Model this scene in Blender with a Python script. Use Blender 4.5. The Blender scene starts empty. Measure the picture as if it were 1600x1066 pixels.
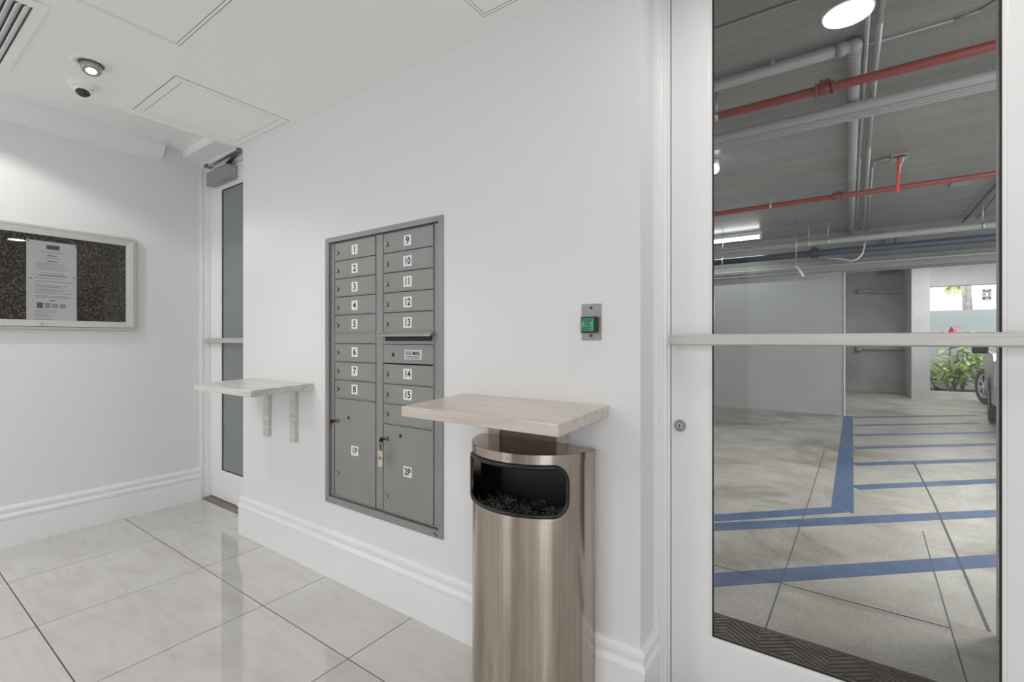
import bpy, bmesh, math, random
from mathutils import Vector, Matrix, Euler
random.seed(7)
S = bpy.context.scene
COL = S.collection

# ------------------------------------------------------------------ camera
cd = bpy.data.cameras.new('camera')
cam = bpy.data.objects.new('camera', cd)
COL.objects.link(cam)
cam.location = (0, 0, 1.2)
cam.rotation_euler = (math.radians(90), 0, math.radians(35.0045))
cd.sensor_width = 36.0
cd.lens = 734.55 / 1600 * 36.0
cd.shift_y = -0.0004
cd.clip_start = 0.02
S.camera = cam
S.view_settings.view_transform = 'Standard'
S.view_settings.look = 'None'
S.view_settings.gamma = 1.0
S.view_settings.use_curve_mapping = False
S.view_settings.exposure = 0.40
S.cycles.max_bounces = 14
S.cycles.diffuse_bounces = 9   # white room: let the light bounce on

# ------------------------------------------------------------------ world: bright overcast sky
W = bpy.data.worlds.new('overcast_sky'); S.world = W
W.use_nodes = True
bg = W.node_tree.nodes['Background']
bg.inputs[0].default_value = (0.94, 0.97, 1.0, 1)
bg.inputs[1].default_value = 2.0

# ------------------------------------------------------------------ materials
MATS = {}
def newmat(name):
    m = bpy.data.materials.new(name); m.use_nodes = True
    nt = m.node_tree
    b = nt.nodes['Principled BSDF']
    MATS[name] = m
    return m, nt, b
def setp(b, color=None, rough=None, metal=None, spec=None, coat=None):
    if color is not None: b.inputs['Base Color'].default_value = (*color, 1)
    if rough is not None: b.inputs['Roughness'].default_value = rough
    if metal is not None: b.inputs['Metallic'].default_value = metal
    if spec is not None: b.inputs['Specular IOR Level'].default_value = spec
    if coat is not None: b.inputs['Coat Weight'].default_value = coat
def plain(name, color, rough=0.5, metal=0.0, spec=0.5, noise=0.0, nscale=8.0, bump=0.0, bscale=200.0):
    m, nt, b = newmat(name)
    setp(b, color, rough, metal, spec)
    N = nt.nodes.new; L = nt.links.new
    if noise or bump:
        g = N('ShaderNodeNewGeometry')
    if noise:
        n = N('ShaderNodeTexNoise'); n.inputs['Scale'].default_value = nscale; n.inputs['Detail'].default_value = 5
        L(g.outputs['Position'], n.inputs['Vector'])
        r = N('ShaderNodeMapRange'); r.inputs[1].default_value = .3; r.inputs[2].default_value = .7
        r.inputs[3].default_value = 1 - noise; r.inputs[4].default_value = 1 + noise
        L(n.outputs['Fac'], r.inputs[0])
        mx = N('ShaderNodeVectorMath'); mx.operation = 'SCALE'
        mx.inputs[0].default_value = color
        L(r.outputs[0], mx.inputs['Scale']); L(mx.outputs[0], b.inputs['Base Color'])
    if bump:
        n2 = N('ShaderNodeTexNoise'); n2.inputs['Scale'].default_value = bscale; n2.inputs['Detail'].default_value = 3
        L(g.outputs['Position'], n2.inputs['Vector'])
        bp = N('ShaderNodeBump'); bp.inputs['Strength'].default_value = bump; bp.inputs['Distance'].default_value = .002
        L(n2.outputs['Fac'], bp.inputs['Height']); L(bp.outputs[0], b.inputs['Normal'])
    return m
def ramp(nt, fac, stops):
    r = nt.nodes.new('ShaderNodeValToRGB')
    e = r.color_ramp.elements
    while len(e) < len(stops): e.new(0.5)
    for i, (p, c) in enumerate(stops):
        e[i].position = p; e[i].color = (*c, 1)
    nt.links.new(fac, r.inputs[0])
    return r.outputs[0]
def emit(name, color, strength):
    m, nt, b = newmat(name)
    setp(b, (0.8, 0.8, 0.8), .4)
    b.inputs['Emission Color'].default_value = (*color, 1)
    b.inputs['Emission Strength'].default_value = strength
    return m
def texpos(nt, scale=(1, 1, 1), rnd=False, rot=(0, 0, 0)):
    g = nt.nodes.new('ShaderNodeNewGeometry')
    mp = nt.nodes.new('ShaderNodeMapping')
    mp.inputs['Scale'].default_value = scale; mp.inputs['Rotation'].default_value = rot
    nt.links.new(g.outputs['Position'], mp.inputs['Vector'])
    if rnd:
        oi = nt.nodes.new('ShaderNodeObjectInfo')
        vm = nt.nodes.new('ShaderNodeVectorMath'); vm.operation = 'SCALE'
        vm.inputs[0].default_value = (37, 19, 11)
        nt.links.new(oi.outputs['Random'], vm.inputs['Scale'])
        nt.links.new(vm.outputs[0], mp.inputs['Location'])
    return mp.outputs[0]
def noise_tex(nt, vec, scale, detail=5, rough=.5, dist=0):
    n = nt.nodes.new('ShaderNodeTexNoise')
    n.inputs['Scale'].default_value = scale; n.inputs['Detail'].default_value = detail
    n.inputs['Roughness'].default_value = rough; n.inputs['Distortion'].default_value = dist
    nt.links.new(vec, n.inputs['Vector'])
    return n.outputs['Fac']
def mixcol(nt, fac, a, b, mode='MIX'):
    m = nt.nodes.new('ShaderNodeMix'); m.data_type = 'RGBA'; m.blend_type = mode
    for s, v in ((m.inputs[0], fac), (m.inputs[6], a), (m.inputs[7], b)):
        if isinstance(v, (int, float)): s.default_value = v
        elif isinstance(v, tuple): s.default_value = (*v, 1)
        else: nt.links.new(v, s)
    return m.outputs[2]

plain('wall_paint', (0.77, 0.77, 0.775), .55, spec=.3, bump=.06, bscale=260)
plain('ceiling_paint', (0.90, 0.90, 0.895), .7, spec=.2)
plain('trim_paint', (0.84, 0.84, 0.845), .32, spec=.4)
plain('door_paint', (0.85, 0.85, 0.855), .3, spec=.45)
plain('panel_gap', (0.10, 0.10, 0.10), .8)
plain('black_rubber', (0.012, 0.012, 0.012), .5)
plain('black_plastic', (0.010, 0.010, 0.010), .35)
plain('liner_black', (0.004, 0.004, 0.004), .45)
plain('white_plastic', (0.82, 0.82, 0.81), .35)
plain('paper', (0.90, 0.885, 0.88), .7)
plain('ink', (0.16, 0.16, 0.17), .7)
plain('ink_pale', (0.45, 0.44, 0.44), .7)
plain('ink_black', (0.02, 0.02, 0.02), .6)
plain('label_white', (0.80, 0.80, 0.80), .4)
plain('mail_paint', (0.272, 0.274, 0.268), .38, metal=.15, noise=.06, nscale=5)
plain('mail_frame', (0.295, 0.295, 0.29), .35, metal=.3, noise=.05, nscale=9)
plain('mail_dark', (0.03, 0.03, 0.03), .7)
plain('lock_brass', (0.25, 0.20, 0.12), .35, metal=1.0)
plain('lock_core', (0.55, 0.55, 0.52), .35, metal=1.0)
plain('old_bronze', (0.14, 0.07, 0.035), .45, metal=.9)
plain('key_tag', (0.55, 0.50, 0.43), .6, noise=.2, nscale=90)
plain('aluminium', (0.62, 0.62, 0.61), .35, metal=.85)
plain('satin_alu', (0.60, 0.59, 0.57), .45, metal=.4)
plain('plate_steel', (0.33, 0.33, 0.33), .5, metal=.5)
plain('closer_paint', (0.36, 0.355, 0.34), .4, metal=.4)
plain('steel_dark', (0.22, 0.22, 0.21), .35, metal=.9)
plain('eyeball_metal', (0.42, 0.40, 0.37), .35, metal=.8)
plain('chrome', (0.68, 0.68, 0.69), .2, metal=1.0)
plain('threshold_metal', (0.25, 0.225, 0.20), .5, metal=.5, noise=.25, nscale=25)
plain('grout', (0.10, 0.09, 0.08), .9)
plain('red_pipe_paint', (0.26, 0.026, 0.016), .4)
plain('grey_pipe_paint', (0.36, 0.37, 0.36), .45)
plain('blue_pipe_paint', (0.030, 0.042, 0.075), .4)
plain('galvanised', (0.55, 0.56, 0.57), .35, metal=.7)
plain('reflection_red', (0.75, 0.05, 0.03), .4)
plain('brown_board', (0.20, 0.15, 0.115), .35, noise=.15, nscale=14)
plain('garage_white', (0.37, 0.385, 0.385), .5, noise=.05, nscale=2)
plain('garage_grey', (0.36, 0.36, 0.36), .7, noise=.22, nscale=1.6)
plain('garage_column', (0.52, 0.52, 0.53), .6, noise=.10, nscale=3)
plain('garden_wall_paint', (0.45, 0.50, 0.515), .7, noise=.05, nscale=2)
plain('building_white', (0.88, 0.88, 0.87), .7)
plain('palm_bark', (0.42, 0.40, 0.37), .8, noise=.2, nscale=9)
plain('soil', (0.06, 0.045, 0.03), .9, noise=.3, nscale=20)
plain('leaf_green', (0.22, 0.42, 0.09), .4, noise=.35, nscale=9)
plain('leaf_lime', (0.55, 0.60, 0.20), .4, noise=.3, nscale=9)
plain('leaf_pink', (0.62, 0.09, 0.17), .4, noise=.3, nscale=9)
plain('stem_brown', (0.14, 0.09, 0.05), .8)
plain('car_paint', (0.42, 0.42, 0.43), .25, metal=.4)
plain('car_glass', (0.02, 0.022, 0.025), .05)
plain('tyre_rubber', (0.018, 0.018, 0.02), .7)
plain('rim_alloy', (0.62, 0.62, 0.63), .25, metal=.9)
plain('asphalt_ground', (0.55, 0.55, 0.54), .8, noise=.1, nscale=3)
plain('lobby_wood', (0.17, 0.09, 0.05), .4, noise=.3, nscale=12)
plain('lens_black', (0.02, 0.018, 0.017), .08, spec=.8)
emit('lamp_glow', (1.0, 0.96, 0.90), 9.0)
emit('soft_glow', (1.0, 0.96, 0.90), 1.4)
emit('garage_glow', (1.0, 0.99, 0.96), 3.0)
emit('tube_glow', (0.95, 1.0, 0.98), 5.0)
m, nt, b = newmat('green_button')
setp(b, (0.03, 0.26, 0.12), .3)
b.inputs['Emission Color'].default_value = (0.03, 0.55, 0.22, 1); b.inputs['Emission Strength'].default_value = .12

# polished porcelain floor tile
m, nt, b = newmat('floor_tile')
v = texpos(nt, (1, 1, 1), rnd=True)
v2 = texpos(nt, (1.0, 5.0, 1), rnd=True, rot=(0, 0, .5))
f1 = noise_tex(nt, v, 2.2, 6, .6, .6)
f2 = noise_tex(nt, v2, 2.0, 7, .62, 1.2)
c1 = ramp(nt, f1, [(.3, (.53, .515, .49)), (.7, (.62, .61, .585))])
c2 = ramp(nt, f2, [(.38, (.88, .86, .83)), (.52, (1, 1, 1))])
col = mixcol(nt, .55, c1, c2, 'MULTIPLY')
nt.links.new(col, b.inputs['Base Color'])
setp(b, None, .12, 0, .6, 1.0)
b.inputs['Coat Roughness'].default_value = .015
b.inputs['Coat IOR'].default_value = 1.62

# travertine: streaks along the wall direction with small pits
def travertine(name, a, c, d):
    m, nt, b = newmat(name)
    v = texpos(nt, (1.6, 14, 18))
    f = noise_tex(nt, v, 2.0, 6, .62, .5)
    c0 = ramp(nt, f, [(.30, a), (.5, c), (.7, d)])
    p = noise_tex(nt, texpos(nt, (60, 160, 160)), 1.5, 2)
    pit = ramp(nt, p, [(.24, (.35, .30, .26)), (.33, (1, 1, 1))])
    nt.links.new(mixcol(nt, .8, c0, pit, 'MULTIPLY'), b.inputs['Base Color'])
    setp(b, None, .28, 0, .5)
travertine('travertine_beige', (.50, .43, .37), (.59, .53, .475), (.66, .61, .565))
travertine('travertine_grey', (.46, .45, .42), (.60, .59, .56), (.72, .71, .68))

# dark recycled cork
m, nt, b = newmat('dark_cork')
v = texpos(nt)
vo = nt.nodes.new('ShaderNodeTexVoronoi'); vo.inputs['Scale'].default_value = 150
nt.links.new(v, vo.inputs['Vector'])
sx = nt.nodes.new('ShaderNodeSeparateColor'); nt.links.new(vo.outputs['Color'], sx.inputs[0])
c0 = ramp(nt, sx.outputs[0], [(0, (.008, .006, .005)), (.45, (.035, .028, .022)), (.8, (.10, .085, .07)), (1, (.30, .26, .21))])
nt.links.new(c0, b.inputs['Base Color'])
setp(b, None, .6, 0, .4)

# brushed stainless steel; the room's brown, streaky reflections are painted into the colour
m, nt, b = newmat('brushed_steel')
v = texpos(nt, (90, 90, .6))
f = noise_tex(nt, v, 2.0, 5, .6)
st = noise_tex(nt, texpos(nt, (5, 5, 1.2)), 1.6, 5, .6)
c0 = ramp(nt, f, [(.3, (.45, .39, .34)), (.7, (.60, .535, .475))])
c1 = ramp(nt, st, [(.35, (.78, .75, .72)), (.6, (1, 1, 1))])
nt.links.new(mixcol(nt, .8, c0, c1, 'MULTIPLY'), b.inputs['Base Color'])
rr = nt.nodes.new('ShaderNodeMapRange'); rr.inputs[3].default_value = .14; rr.inputs[4].default_value = .27
nt.links.new(f, rr.inputs[0]); nt.links.new(rr.outputs[0], b.inputs['Roughness'])
setp(b, None, None, 1.0)
plain('polished_lid', (0.42, 0.33, 0.26), .10, metal=1.0)

# concrete
def concrete(name, a, c, scale, rough, stretch=(1, 1, 1), stain=.0):
    m, nt, b = newmat(name)
    f = noise_tex(nt, texpos(nt, stretch), scale, 8, .62, .3)
    c0 = ramp(nt, f, [(.32, a), (.68, c)])
    g = noise_tex(nt, texpos(nt), 60, 3, .6)
    c1 = ramp(nt, g, [(.3, (.78, .78, .78)), (.62, (1, 1, 1))])
    out = mixcol(nt, 1.0, c0, c1, 'MULTIPLY')
    if stain:
        s = noise_tex(nt, texpos(nt), .9, 6, .7, .8)
        c2 = ramp(nt, s, [(.36, (.62, .60, .55)), (.5, (1, 1, 1))])
        out = mixcol(nt, stain, out, c2, 'MULTIPLY')
    nt.links.new(out, b.inputs['Base Color'])
    setp(b, None, rough, 0, .5)
concrete('garage_floor_concrete', (.33, .318, .285), (.50, .483, .443), 2.6, .36, stain=1.0)
concrete('garage_ceiling_concrete', (.27, .272, .265), (.35, .352, .345), 1.2, .24, (1, 4, 1))
concrete('beam_concrete', (.27, .275, .275), (.35, .355, .355), 1.6, .6)
plain('blue_paint', (0.060, 0.108, 0.215), .5, noise=.22, nscale=7)

# mat
plain('mat_rubber', (0.045, 0.036, 0.030), .7, noise=.35, nscale=30)
plain('mat_rib', (0.115, 0.085, 0.070), .75, noise=.5, nscale=18)

# window glass: clear, with Fresnel reflection
def glass(name, tint, refl=1.45):
    m, nt, b = newmat(name)
    nt.nodes.remove(b)
    out = nt.nodes['Material Output']
    t = nt.nodes.new('ShaderNodeBsdfTransparent'); t.inputs[0].default_value = (*tint, 1)
    g = nt.nodes.new('ShaderNodeBsdfGlossy'); g.inputs['Roughness'].default_value = 0.0
    fr = nt.nodes.new('ShaderNodeFresnel'); fr.inputs[0].default_value = refl
    mx = nt.nodes.new('ShaderNodeMixShader')
    nt.links.new(fr.outputs[0], mx.inputs[0]); nt.links.new(t.outputs[0], mx.inputs[1]); nt.links.new(g.outputs[0], mx.inputs[2])
    nt.links.new(mx.outputs[0], out.inputs[0])
glass('clear_glass', (.95, .955, .95))
glass('board_glass', (.97, .97, .97), 1.35)
m, nt, b = newmat('frosted_glass'); setp(b, (.20, .225, .225), .13, 0, .7)

# ------------------------------------------------------------------ mesh helpers
BASE = {}
class MB:
    def __init__(s): s.v = []; s.f = []; s.sm = []
    def add(s, vs, fs, smooth=False):
        o = len(s.v); s.v += [tuple(p) for p in vs]
        for f in fs: s.f.append([i + o for i in f]); s.sm.append(smooth)
        return s
    def box(s, x0, x1, y0, y1, z0, z1):
        x0, x1 = sorted((x0, x1)); y0, y1 = sorted((y0, y1)); z0, z1 = sorted((z0, z1))
        return s.add([(x0,y0,z0),(x1,y0,z0),(x1,y1,z0),(x0,y1,z0),(x0,y0,z1),(x1,y0,z1),(x1,y1,z1),(x0,y1,z1)],
              [(0,3,2,1),(4,5,6,7),(0,1,5,4),(1,2,6,5),(2,3,7,6),(3,0,4,7)])
    def bar(s, p0, p1, w, h, up=(0, 0, 1)):
        p0, p1 = Vector(p0), Vector(p1); d = (p1 - p0).normalized(); u = Vector(up)
        r = d.cross(u).normalized(); u = r.cross(d).normalized()
        vs = []
        for p in (p0, p1):
            for a, c in ((-1,-1),(1,-1),(1,1),(-1,1)): vs.append(p + r*a*w/2 + u*c*h/2)
        return s.add(vs, [(0,1,2,3),(7,6,5,4),(0,4,5,1),(1,5,6,2),(2,6,7,3),(3,7,4,0)])
    def cyl(s, p0, p1, r, n=16, r2=None, cap=True):
        p0, p1 = Vector(p0), Vector(p1); d = (p1 - p0).normalized()
        a = Vector((0,0,1)) if abs(d.z) < .9 else Vector((1,0,0))
        u = d.cross(a).normalized(); w = d.cross(u)
        r2 = r if r2 is None else r2
        vs = []
        for p, q in ((p0, r), (p1, r2)):
            for i in range(n):
                t = 2*math.pi*i/n; vs.append(p + (u*math.cos(t) + w*math.sin(t))*q)
        s.add(vs, [(i, (i+1)%n, n+(i+1)%n, n+i) for i in range(n)], True)
        if cap:
            s.add(vs[:n], [tuple(range(n-1,-1,-1))]); s.add(vs[n:], [tuple(range(n))])
        return s
    def tube(s, pts, r, n=10):
        for a, c in zip(pts, pts[1:]): s.cyl(a, c, r, n)
        for p in pts[1:-1]: s.ball(p, r, n, max(4, n//2))
        return s
    def ball(s, c, r, n=12, k=6, sz=1.0):
        return s.lathe([(r*math.sin(math.pi*i/k), c[2] + sz*r*math.cos(math.pi*i/k)) for i in range(k+1)], c, n)
    def lathe(s, prof, c, n=32, axis=None, a0=0, a1=2*math.pi):
        # profile (radius, z); axis: matrix 3x3 to rotate about c
        full = abs(a1 - a0 - 2*math.pi) < 1e-6
        m = n if full else n + 1
        vs = []
        for r, z in prof:
            for i in range(m):
                t = a0 + (a1 - a0)*i/n
                p = Vector((r*math.cos(t), r*math.sin(t), z - c[2]))
                if axis: p = axis @ p
                vs.append(p + Vector(c))
        fs = []
        for j in range(len(prof)-1):
            for i in range(n):
                k = (i+1) % m
                fs.append((j*m+i, (j+1)*m+i, (j+1)*m+k, j*m+k))
        return s.add(vs, fs, True)
    def prism(s, poly, fn, t0, t1):
        n = len(poly)
        vs = [fn(a, c, t0) for a, c in poly] + [fn(a, c, t1) for a, c in poly]
        return s.add(vs, [tuple(range(n)), tuple(range(2*n-1, n-1, -1))] + [(i, n+i, n+(i+1)%n, (i+1)%n) for i in range(n)])
    def sweep(s, path, prof):
        # path: 2D points, profile (offset to the right of travel, z)
        P = [Vector(p) for p in path]; k = len(prof); vs = []
        for i, p in enumerate(P):
            if i == 0: d = (P[1]-P[0]).normalized(); nrm = Vector((d.y, -d.x))
            elif i == len(P)-1: d = (P[-1]-P[-2]).normalized(); nrm = Vector((d.y, -d.x))
            else:
                d0 = (P[i]-P[i-1]).normalized(); d1 = (P[i+1]-P[i]).normalized()
                n0 = Vector((d0.y,-d0.x)); n1 = Vector((d1.y,-d1.x))
                nrm = (n0+n1).normalized(); nrm = nrm / nrm.dot(n0)
            for t, z in prof: q = p + nrm*t; vs.append((q.x, q.y, z))
        fs = []
        for i in range(len(P)-1):
            for j in range(k):
                j2 = (j+1) % k
                fs.append((i*k+j, (i+1)*k+j, (i+1)*k+j2, i*k+j2))
        fs.append(tuple(range(k))); fs.append(tuple(range(len(P)*k-1, (len(P)-1)*k-1, -1)))
        return s.add(vs, fs)
    def build(s, name, mat, parent=None, loc=None, bevel=0, seg=2):
        base = BASE[parent.name] if parent is not None else Vector(loc or (0, 0, 0))
        me = bpy.data.meshes.new(name)
        me.from_pydata([tuple(Vector(p) - base) for p in s.v], [], s.f)
        me.polygons.foreach_set('use_smooth', s.sm)
        bm = bmesh.new(); bm.from_mesh(me)
        bmesh.ops.remove_doubles(bm, verts=bm.verts, dist=1e-5)
        bmesh.ops.recalc_face_normals(bm, faces=bm.faces)
        bm.to_mesh(me); bm.free()
        me.materials.append(MATS[mat])
        o = bpy.data.objects.new(name, me); COL.objects.link(o)
        if parent is not None: o.parent = parent
        else: o.location = base
        BASE[o.name] = base
        if bevel:
            md = o.modifiers.new('bevel', 'BEVEL'); md.width = bevel; md.segments = seg; md.limit_method = 'ANGLE'
            md.angle_limit = math.radians(50)
        return o
def tag(o, label, cat, group=None):
    o['label'] = label; o['category'] = cat
    if group: o['group'] = group
    return o
def thing(name, label, cat, loc, group=None):
    o = bpy.data.objects.new(name, None); COL.objects.link(o)
    o.location = loc; o.empty_display_size = .05; BASE[o.name] = Vector(loc)
    return tag(o, label, cat, group)
def struct(o, label=None):
    o['kind'] = 'structure'
    if label: o['label'] = label
    return o
def sroot(name, loc, label):
    o = bpy.data.objects.new(name, None); COL.objects.link(o)
    o.location = loc; BASE[o.name] = Vector(loc)
    return struct(o, label)
def text(name, body, size, mat, parent, center, xdir, ydir, depth=.0004, sx=1.0, bold=0.0):
    cu = bpy.data.curves.new(name, 'FONT'); cu.body = body; cu.size = size
    cu.align_x = 'CENTER'; cu.align_y = 'CENTER'; cu.extrude = depth; cu.offset = bold
    cu.space_line = .9
    tmp = bpy.data.objects.new('tmp_text', cu); COL.objects.link(tmp)
    dg = bpy.context.evaluated_depsgraph_get()
    me = bpy.data.meshes.new_from_object(tmp.evaluated_get(dg))
    bpy.data.objects.remove(tmp); bpy.data.curves.remove(cu)
    X = Vector(xdir).normalized(); Y = Vector(ydir).normalized(); Z = X.cross(Y)
    M = Matrix((X, Y, Z)).transposed()
    base = BASE[parent.name]
    for v in me.vertices:
        v.co = M @ Vector((v.co.x*sx, v.co.y, v.co.z)) + Vector(center) - base
    me.materials.clear(); me.materials.append(MATS[mat])
    o = bpy.data.objects.new(name, me); COL.objects.link(o); o.parent = parent; BASE[o.name] = base
    return o
def arealight(name, loc, rot, size, power, color=(1, 1, 1), parent=None, shape='DISK', sizey=None, spread=None):
    l = bpy.data.lights.new(name, 'AREA'); l.shape = shape; l.size = size
    if sizey: l.size_y = sizey
    l.energy = power; l.color = color
    if spread: l.spread = spread
    o = bpy.data.objects.new(name, l); COL.objects.link(o); o.rotation_euler = rot
    if parent is not None: o.parent = parent; o.location = Vector(loc) - BASE[parent.name]
    else: o.location = loc
    return o

# ------------------------------------------------------------------ lobby shell
XL, YM, ZC = -3.985, 1.437, 2.392
XA, XB = -3.05, -0.515          # ends of the mailbox wall
YD = 1.63                       # door plane
ZR, ZS = 2.60, 2.548            # raised ceiling strip, recess soffit
XR, YB = 1.60, -3.2             # right wall, back of the lobby

fl = struct(MB().box(XL-.1, XR, YB, 1.70, -.10, -.0025).build('floor', 'grout', loc=(0, 0, 0)), 'polished beige stone tile floor of the lobby')
TX, TY, PX, PY = -4.007, 1.098, .6207, .626
g = .0021
for i in range(9):
    for j in range(-5, 1):
        x0, x1 = TX + i*PX + g, TX + (i+1)*PX - g
        y0, y1 = TY + j*PY + g, TY + (j+1)*PY - g
        x0 = max(x0, XL); x1 = min(x1, XR)
        if j == 0:
            lim = 1.571 if x1 < XA + .01 else YM
            if i == 1:      # tile cut round the corner of the mailbox wall
                t = MB().box(x0, x1, y0, YM, -.012, 0)
                if XA > x0: t.box(x0, XA, YM, 1.571, -.012, 0)
                t.build('floor_tile', 'floor_tile', fl); continue
            y1 = lim
            if x0 >= XB - PX and x1 > XB: y1 = 1.56
        if x1 - x0 < .03: continue
        MB().box(x0, x1, y0, y1, -.012, 0).build('floor_tile', 'floor_tile', fl, bevel=.0008, seg=1)

struct(MB().box(XL-.12, XL, YB, 1.75, -.05, 2.75).build('wall_left', 'wall_paint'), 'white painted wall behind the notice board')
HX0, HX1, HZ0, HZ1 = -2.150, -1.370, .392, 1.706   # opening for the mailboxes
w = MB()
w.box(XA, HX0, YM, 1.60, -.05, ZC+.02).box(HX1, XB, YM, 1.60, -.05, ZC+.02)
w.box(HX0, HX1, YM, 1.60, -.05, HZ0).box(HX0, HX1, YM, 1.60, HZ1, ZC+.02).box(HX0, HX1, 1.52, 1.60, HZ0, HZ1)
struct(w.build('wall_center', 'wall_paint'), 'white projecting wall that holds the mailboxes')
w = MB().box(XA, XB, 1.60, 1.75, -.05, 2.9).box(XL-.12, XA, 1.70, 1.75, 2.5, 2.9).box(XB, .49, 1.70, 1.75, 2.5, 2.9).box(.49, XR, 1.60, 1.75, -.05, 2.9)
struct(w.build('wall_back', 'wall_paint'), 'white wall between lobby and garage')
struct(MB().box(.49, XR, YM, 1.60, -.05, 2.6).build('wall_far_side', 'wall_paint'), 'white wall beyond the garage door')
struct(MB().box(XR, XR+.12, YB, -3.12, -.05, 2.9).box(XR, XR+.12, -.75, 1.75, -.05, 2.9).box(XR, XR+.12, -3.12, -.75, 2.36, 2.9).box(XR, XR+.12, -3.12, -.75, -.05, .04).build('wall_right', 'wall_paint'), 'white side wall of the lobby')
r = sroot('window_1', (XR+.06, -1, .1), 'wide unseen side window added for daylight')  # unseen opening added so daylight reaches the left wall
for y in (-3.09, -1.93, -.78): MB().box(XR+.03, XR+.09, y-.03, y+.03, .04, 2.36).build('mullion', 'door_paint', r)
MB().box(XR+.03, XR+.09, -3.12, -.75, 2.31, 2.36).build('head_rail', 'door_paint', r)
MB().box(XR+.03, XR+.09, -3.12, -.75, .04, .09).build('sill_rail', 'door_paint', r)
struct(MB().box(XA, XR, YB, YM+.01, ZC, 2.75).build('ceiling', 'ceiling_paint'), 'white lobby ceiling')
struct(MB().box(XL-.12, XA, YB, YM+.01, ZR, 2.75).build('ceiling_raised_strip', 'ceiling_paint'), 'raised white ceiling strip along the left wall')
struct(MB().box(XL-.12, XA, YM+.009, 1.75, ZS, 2.75).build('ceiling_recess_soffit', 'ceiling_paint'), 'white soffit over the narrow glass door')
struct(MB().box(XB, .49, YM, 1.75, ZS, 2.75).build('ceiling_door_soffit', 'ceiling_paint'), 'white soffit over the garage door')

bbp = [(0,0),(.020,0),(.020,.156),(.0165,.158),(.0165,.161),(.0225,.164),(.0235,.178),(.0195,.186),(.0150,.194),(.0145,.202),(.0185,.207),(.0195,.220),(.0185,.226),(.0150,.228),(.0145,.231),(.0105,.236),(0,.236)]
struct(MB().sweep([(XL, 1.563), (XL, YB)][::-1], bbp).build('baseboard_left', 'trim_paint'))
struct(MB().sweep([(XA, YD-.005), (XA, YM), (XB, YM), (XB, 1.563)], bbp).build('baseboard_center', 'trim_paint'))
struct(MB().sweep([(.49, 1.563), (.49, YM), (XR, YM)], bbp).build('baseboard_right', 'trim_paint'))
crown = [(0,2.475),(.010,2.475),(.013,2.486),(.024,2.490),(.027,2.500),(.046,2.520),(.066,2.548),(.080,2.572),(.092,2.578),(.094,2.588),(.107,2.590),(.107,ZR),(0,ZR)]
struct(MB().sweep([(XL, YB), (XL, 1.315)], crown).build('trim_1', 'trim_paint'), 'white crown moulding under the ceiling')

# back of the lobby: timber doors beside an unseen window added for daylight fill
struct(MB().box(XL-.12, XR+.12, YB-.12, YB, 2.30, 2.75).box(XL-.12, XR+.12, YB-.12, YB, -.05, .10).box(XL-.12, XL+.25, YB-.12, YB, .1, 2.3)
       .box(-2.3, -1.9, YB-.12, YB, .1, 2.3).box(-.95, XR+.12, YB-.12, YB, .1, 2.3).build('wall_front', 'wall_paint'))
for k, (a, c) in enumerate(((XL+.25, -2.3),)):
    r = sroot('window_%d' % (k+2), (a, YB-.06, .1), 'tall unseen lobby window added for daylight fill')
    n = 2
    for i in range(n+1):
        x = a + (c-a)*i/n
        MB().box(x-.03, x+.03, YB-.09, YB-.03, .1, 2.3).build('mullion', 'door_paint', r)
    MB().box(a, c, YB-.09, YB-.03, 2.24, 2.3).build('head_rail', 'door_paint', r)
    MB().box(a, c, YB-.09, YB-.03, .1, .16).build('sill_rail', 'door_paint', r)
r = sroot('door_3', (-1.4, YB-.05, .1), 'brown timber door at the back of the lobby')
MB().box(-1.9, -.95, YB-.10, YB-.02, .1, 2.3).build('door_panel', 'lobby_wood', r)

# ------------------------------------------------------------------ doors
def threshold(name, x0, x1):
    struct(MB().prism([(1.571, 0), (1.585, .010), (1.66, .012), (1.70, .012), (1.70, 0)], lambda a, c, t: (t, a, c), x0, x1).build(name, 'threshold_metal'), 'grey metal threshold strip')
threshold('trim_2', XL, XA); threshold('trim_3', XB, .49)

def leaf(r, x0, x1, xg0, xg1, zg0, zg1, zt, gmat):
    ya, yb = YD, YD+.026
    MB().box(x0, xg0-.008, ya, yb, .016, zt).build('stile', 'door_paint', r, bevel=.0015)
    MB().box(xg1+.008, x1, ya, yb, .016, zt).build('stile', 'door_paint', r, bevel=.0015)
    MB().box(xg0-.008, xg1+.008, ya, yb, .016, zg0-.008).build('bottom_rail', 'door_paint', r, bevel=.001)
    MB().box(xg0-.008, xg1+.008, ya, yb, zg1+.008, zt).build('top_rail', 'door_paint', r, bevel=.001)
    bd = MB()
    for a, c, d, e in ((xg0-.008, xg0, zg0-.008, zg1+.008), (xg1, xg1+.008, zg0-.008, zg1+.008)): bd.box(a, c, ya+.003, yb-.002, d, e)
    bd.box(xg0, xg1, ya+.003, yb-.002, zg0-.008, zg0); bd.box(xg0, xg1, ya+.003, yb-.002, zg1, zg1+.008)
    bd.build('glazing_bead', 'door_paint', r)
    gk = MB()
    k = .004
    gk.box(xg0, xg0+k, ya+.007, ya+.012, zg0, zg1).box(xg1-k, xg1, ya+.007, ya+.012, zg0, zg1)
    gk.box(xg0, xg1, ya+.007, ya+.012, zg0, zg0+k).box(xg0, xg1, ya+.007, ya+.012, zg1-k, zg1)
    gk.build('gasket', 'black_rubber', r)
    MB().box(xg0+k, xg1-k, ya+.012, ya+.017, zg0+k, zg1-k).build('glass_pane', gmat, r)
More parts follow.
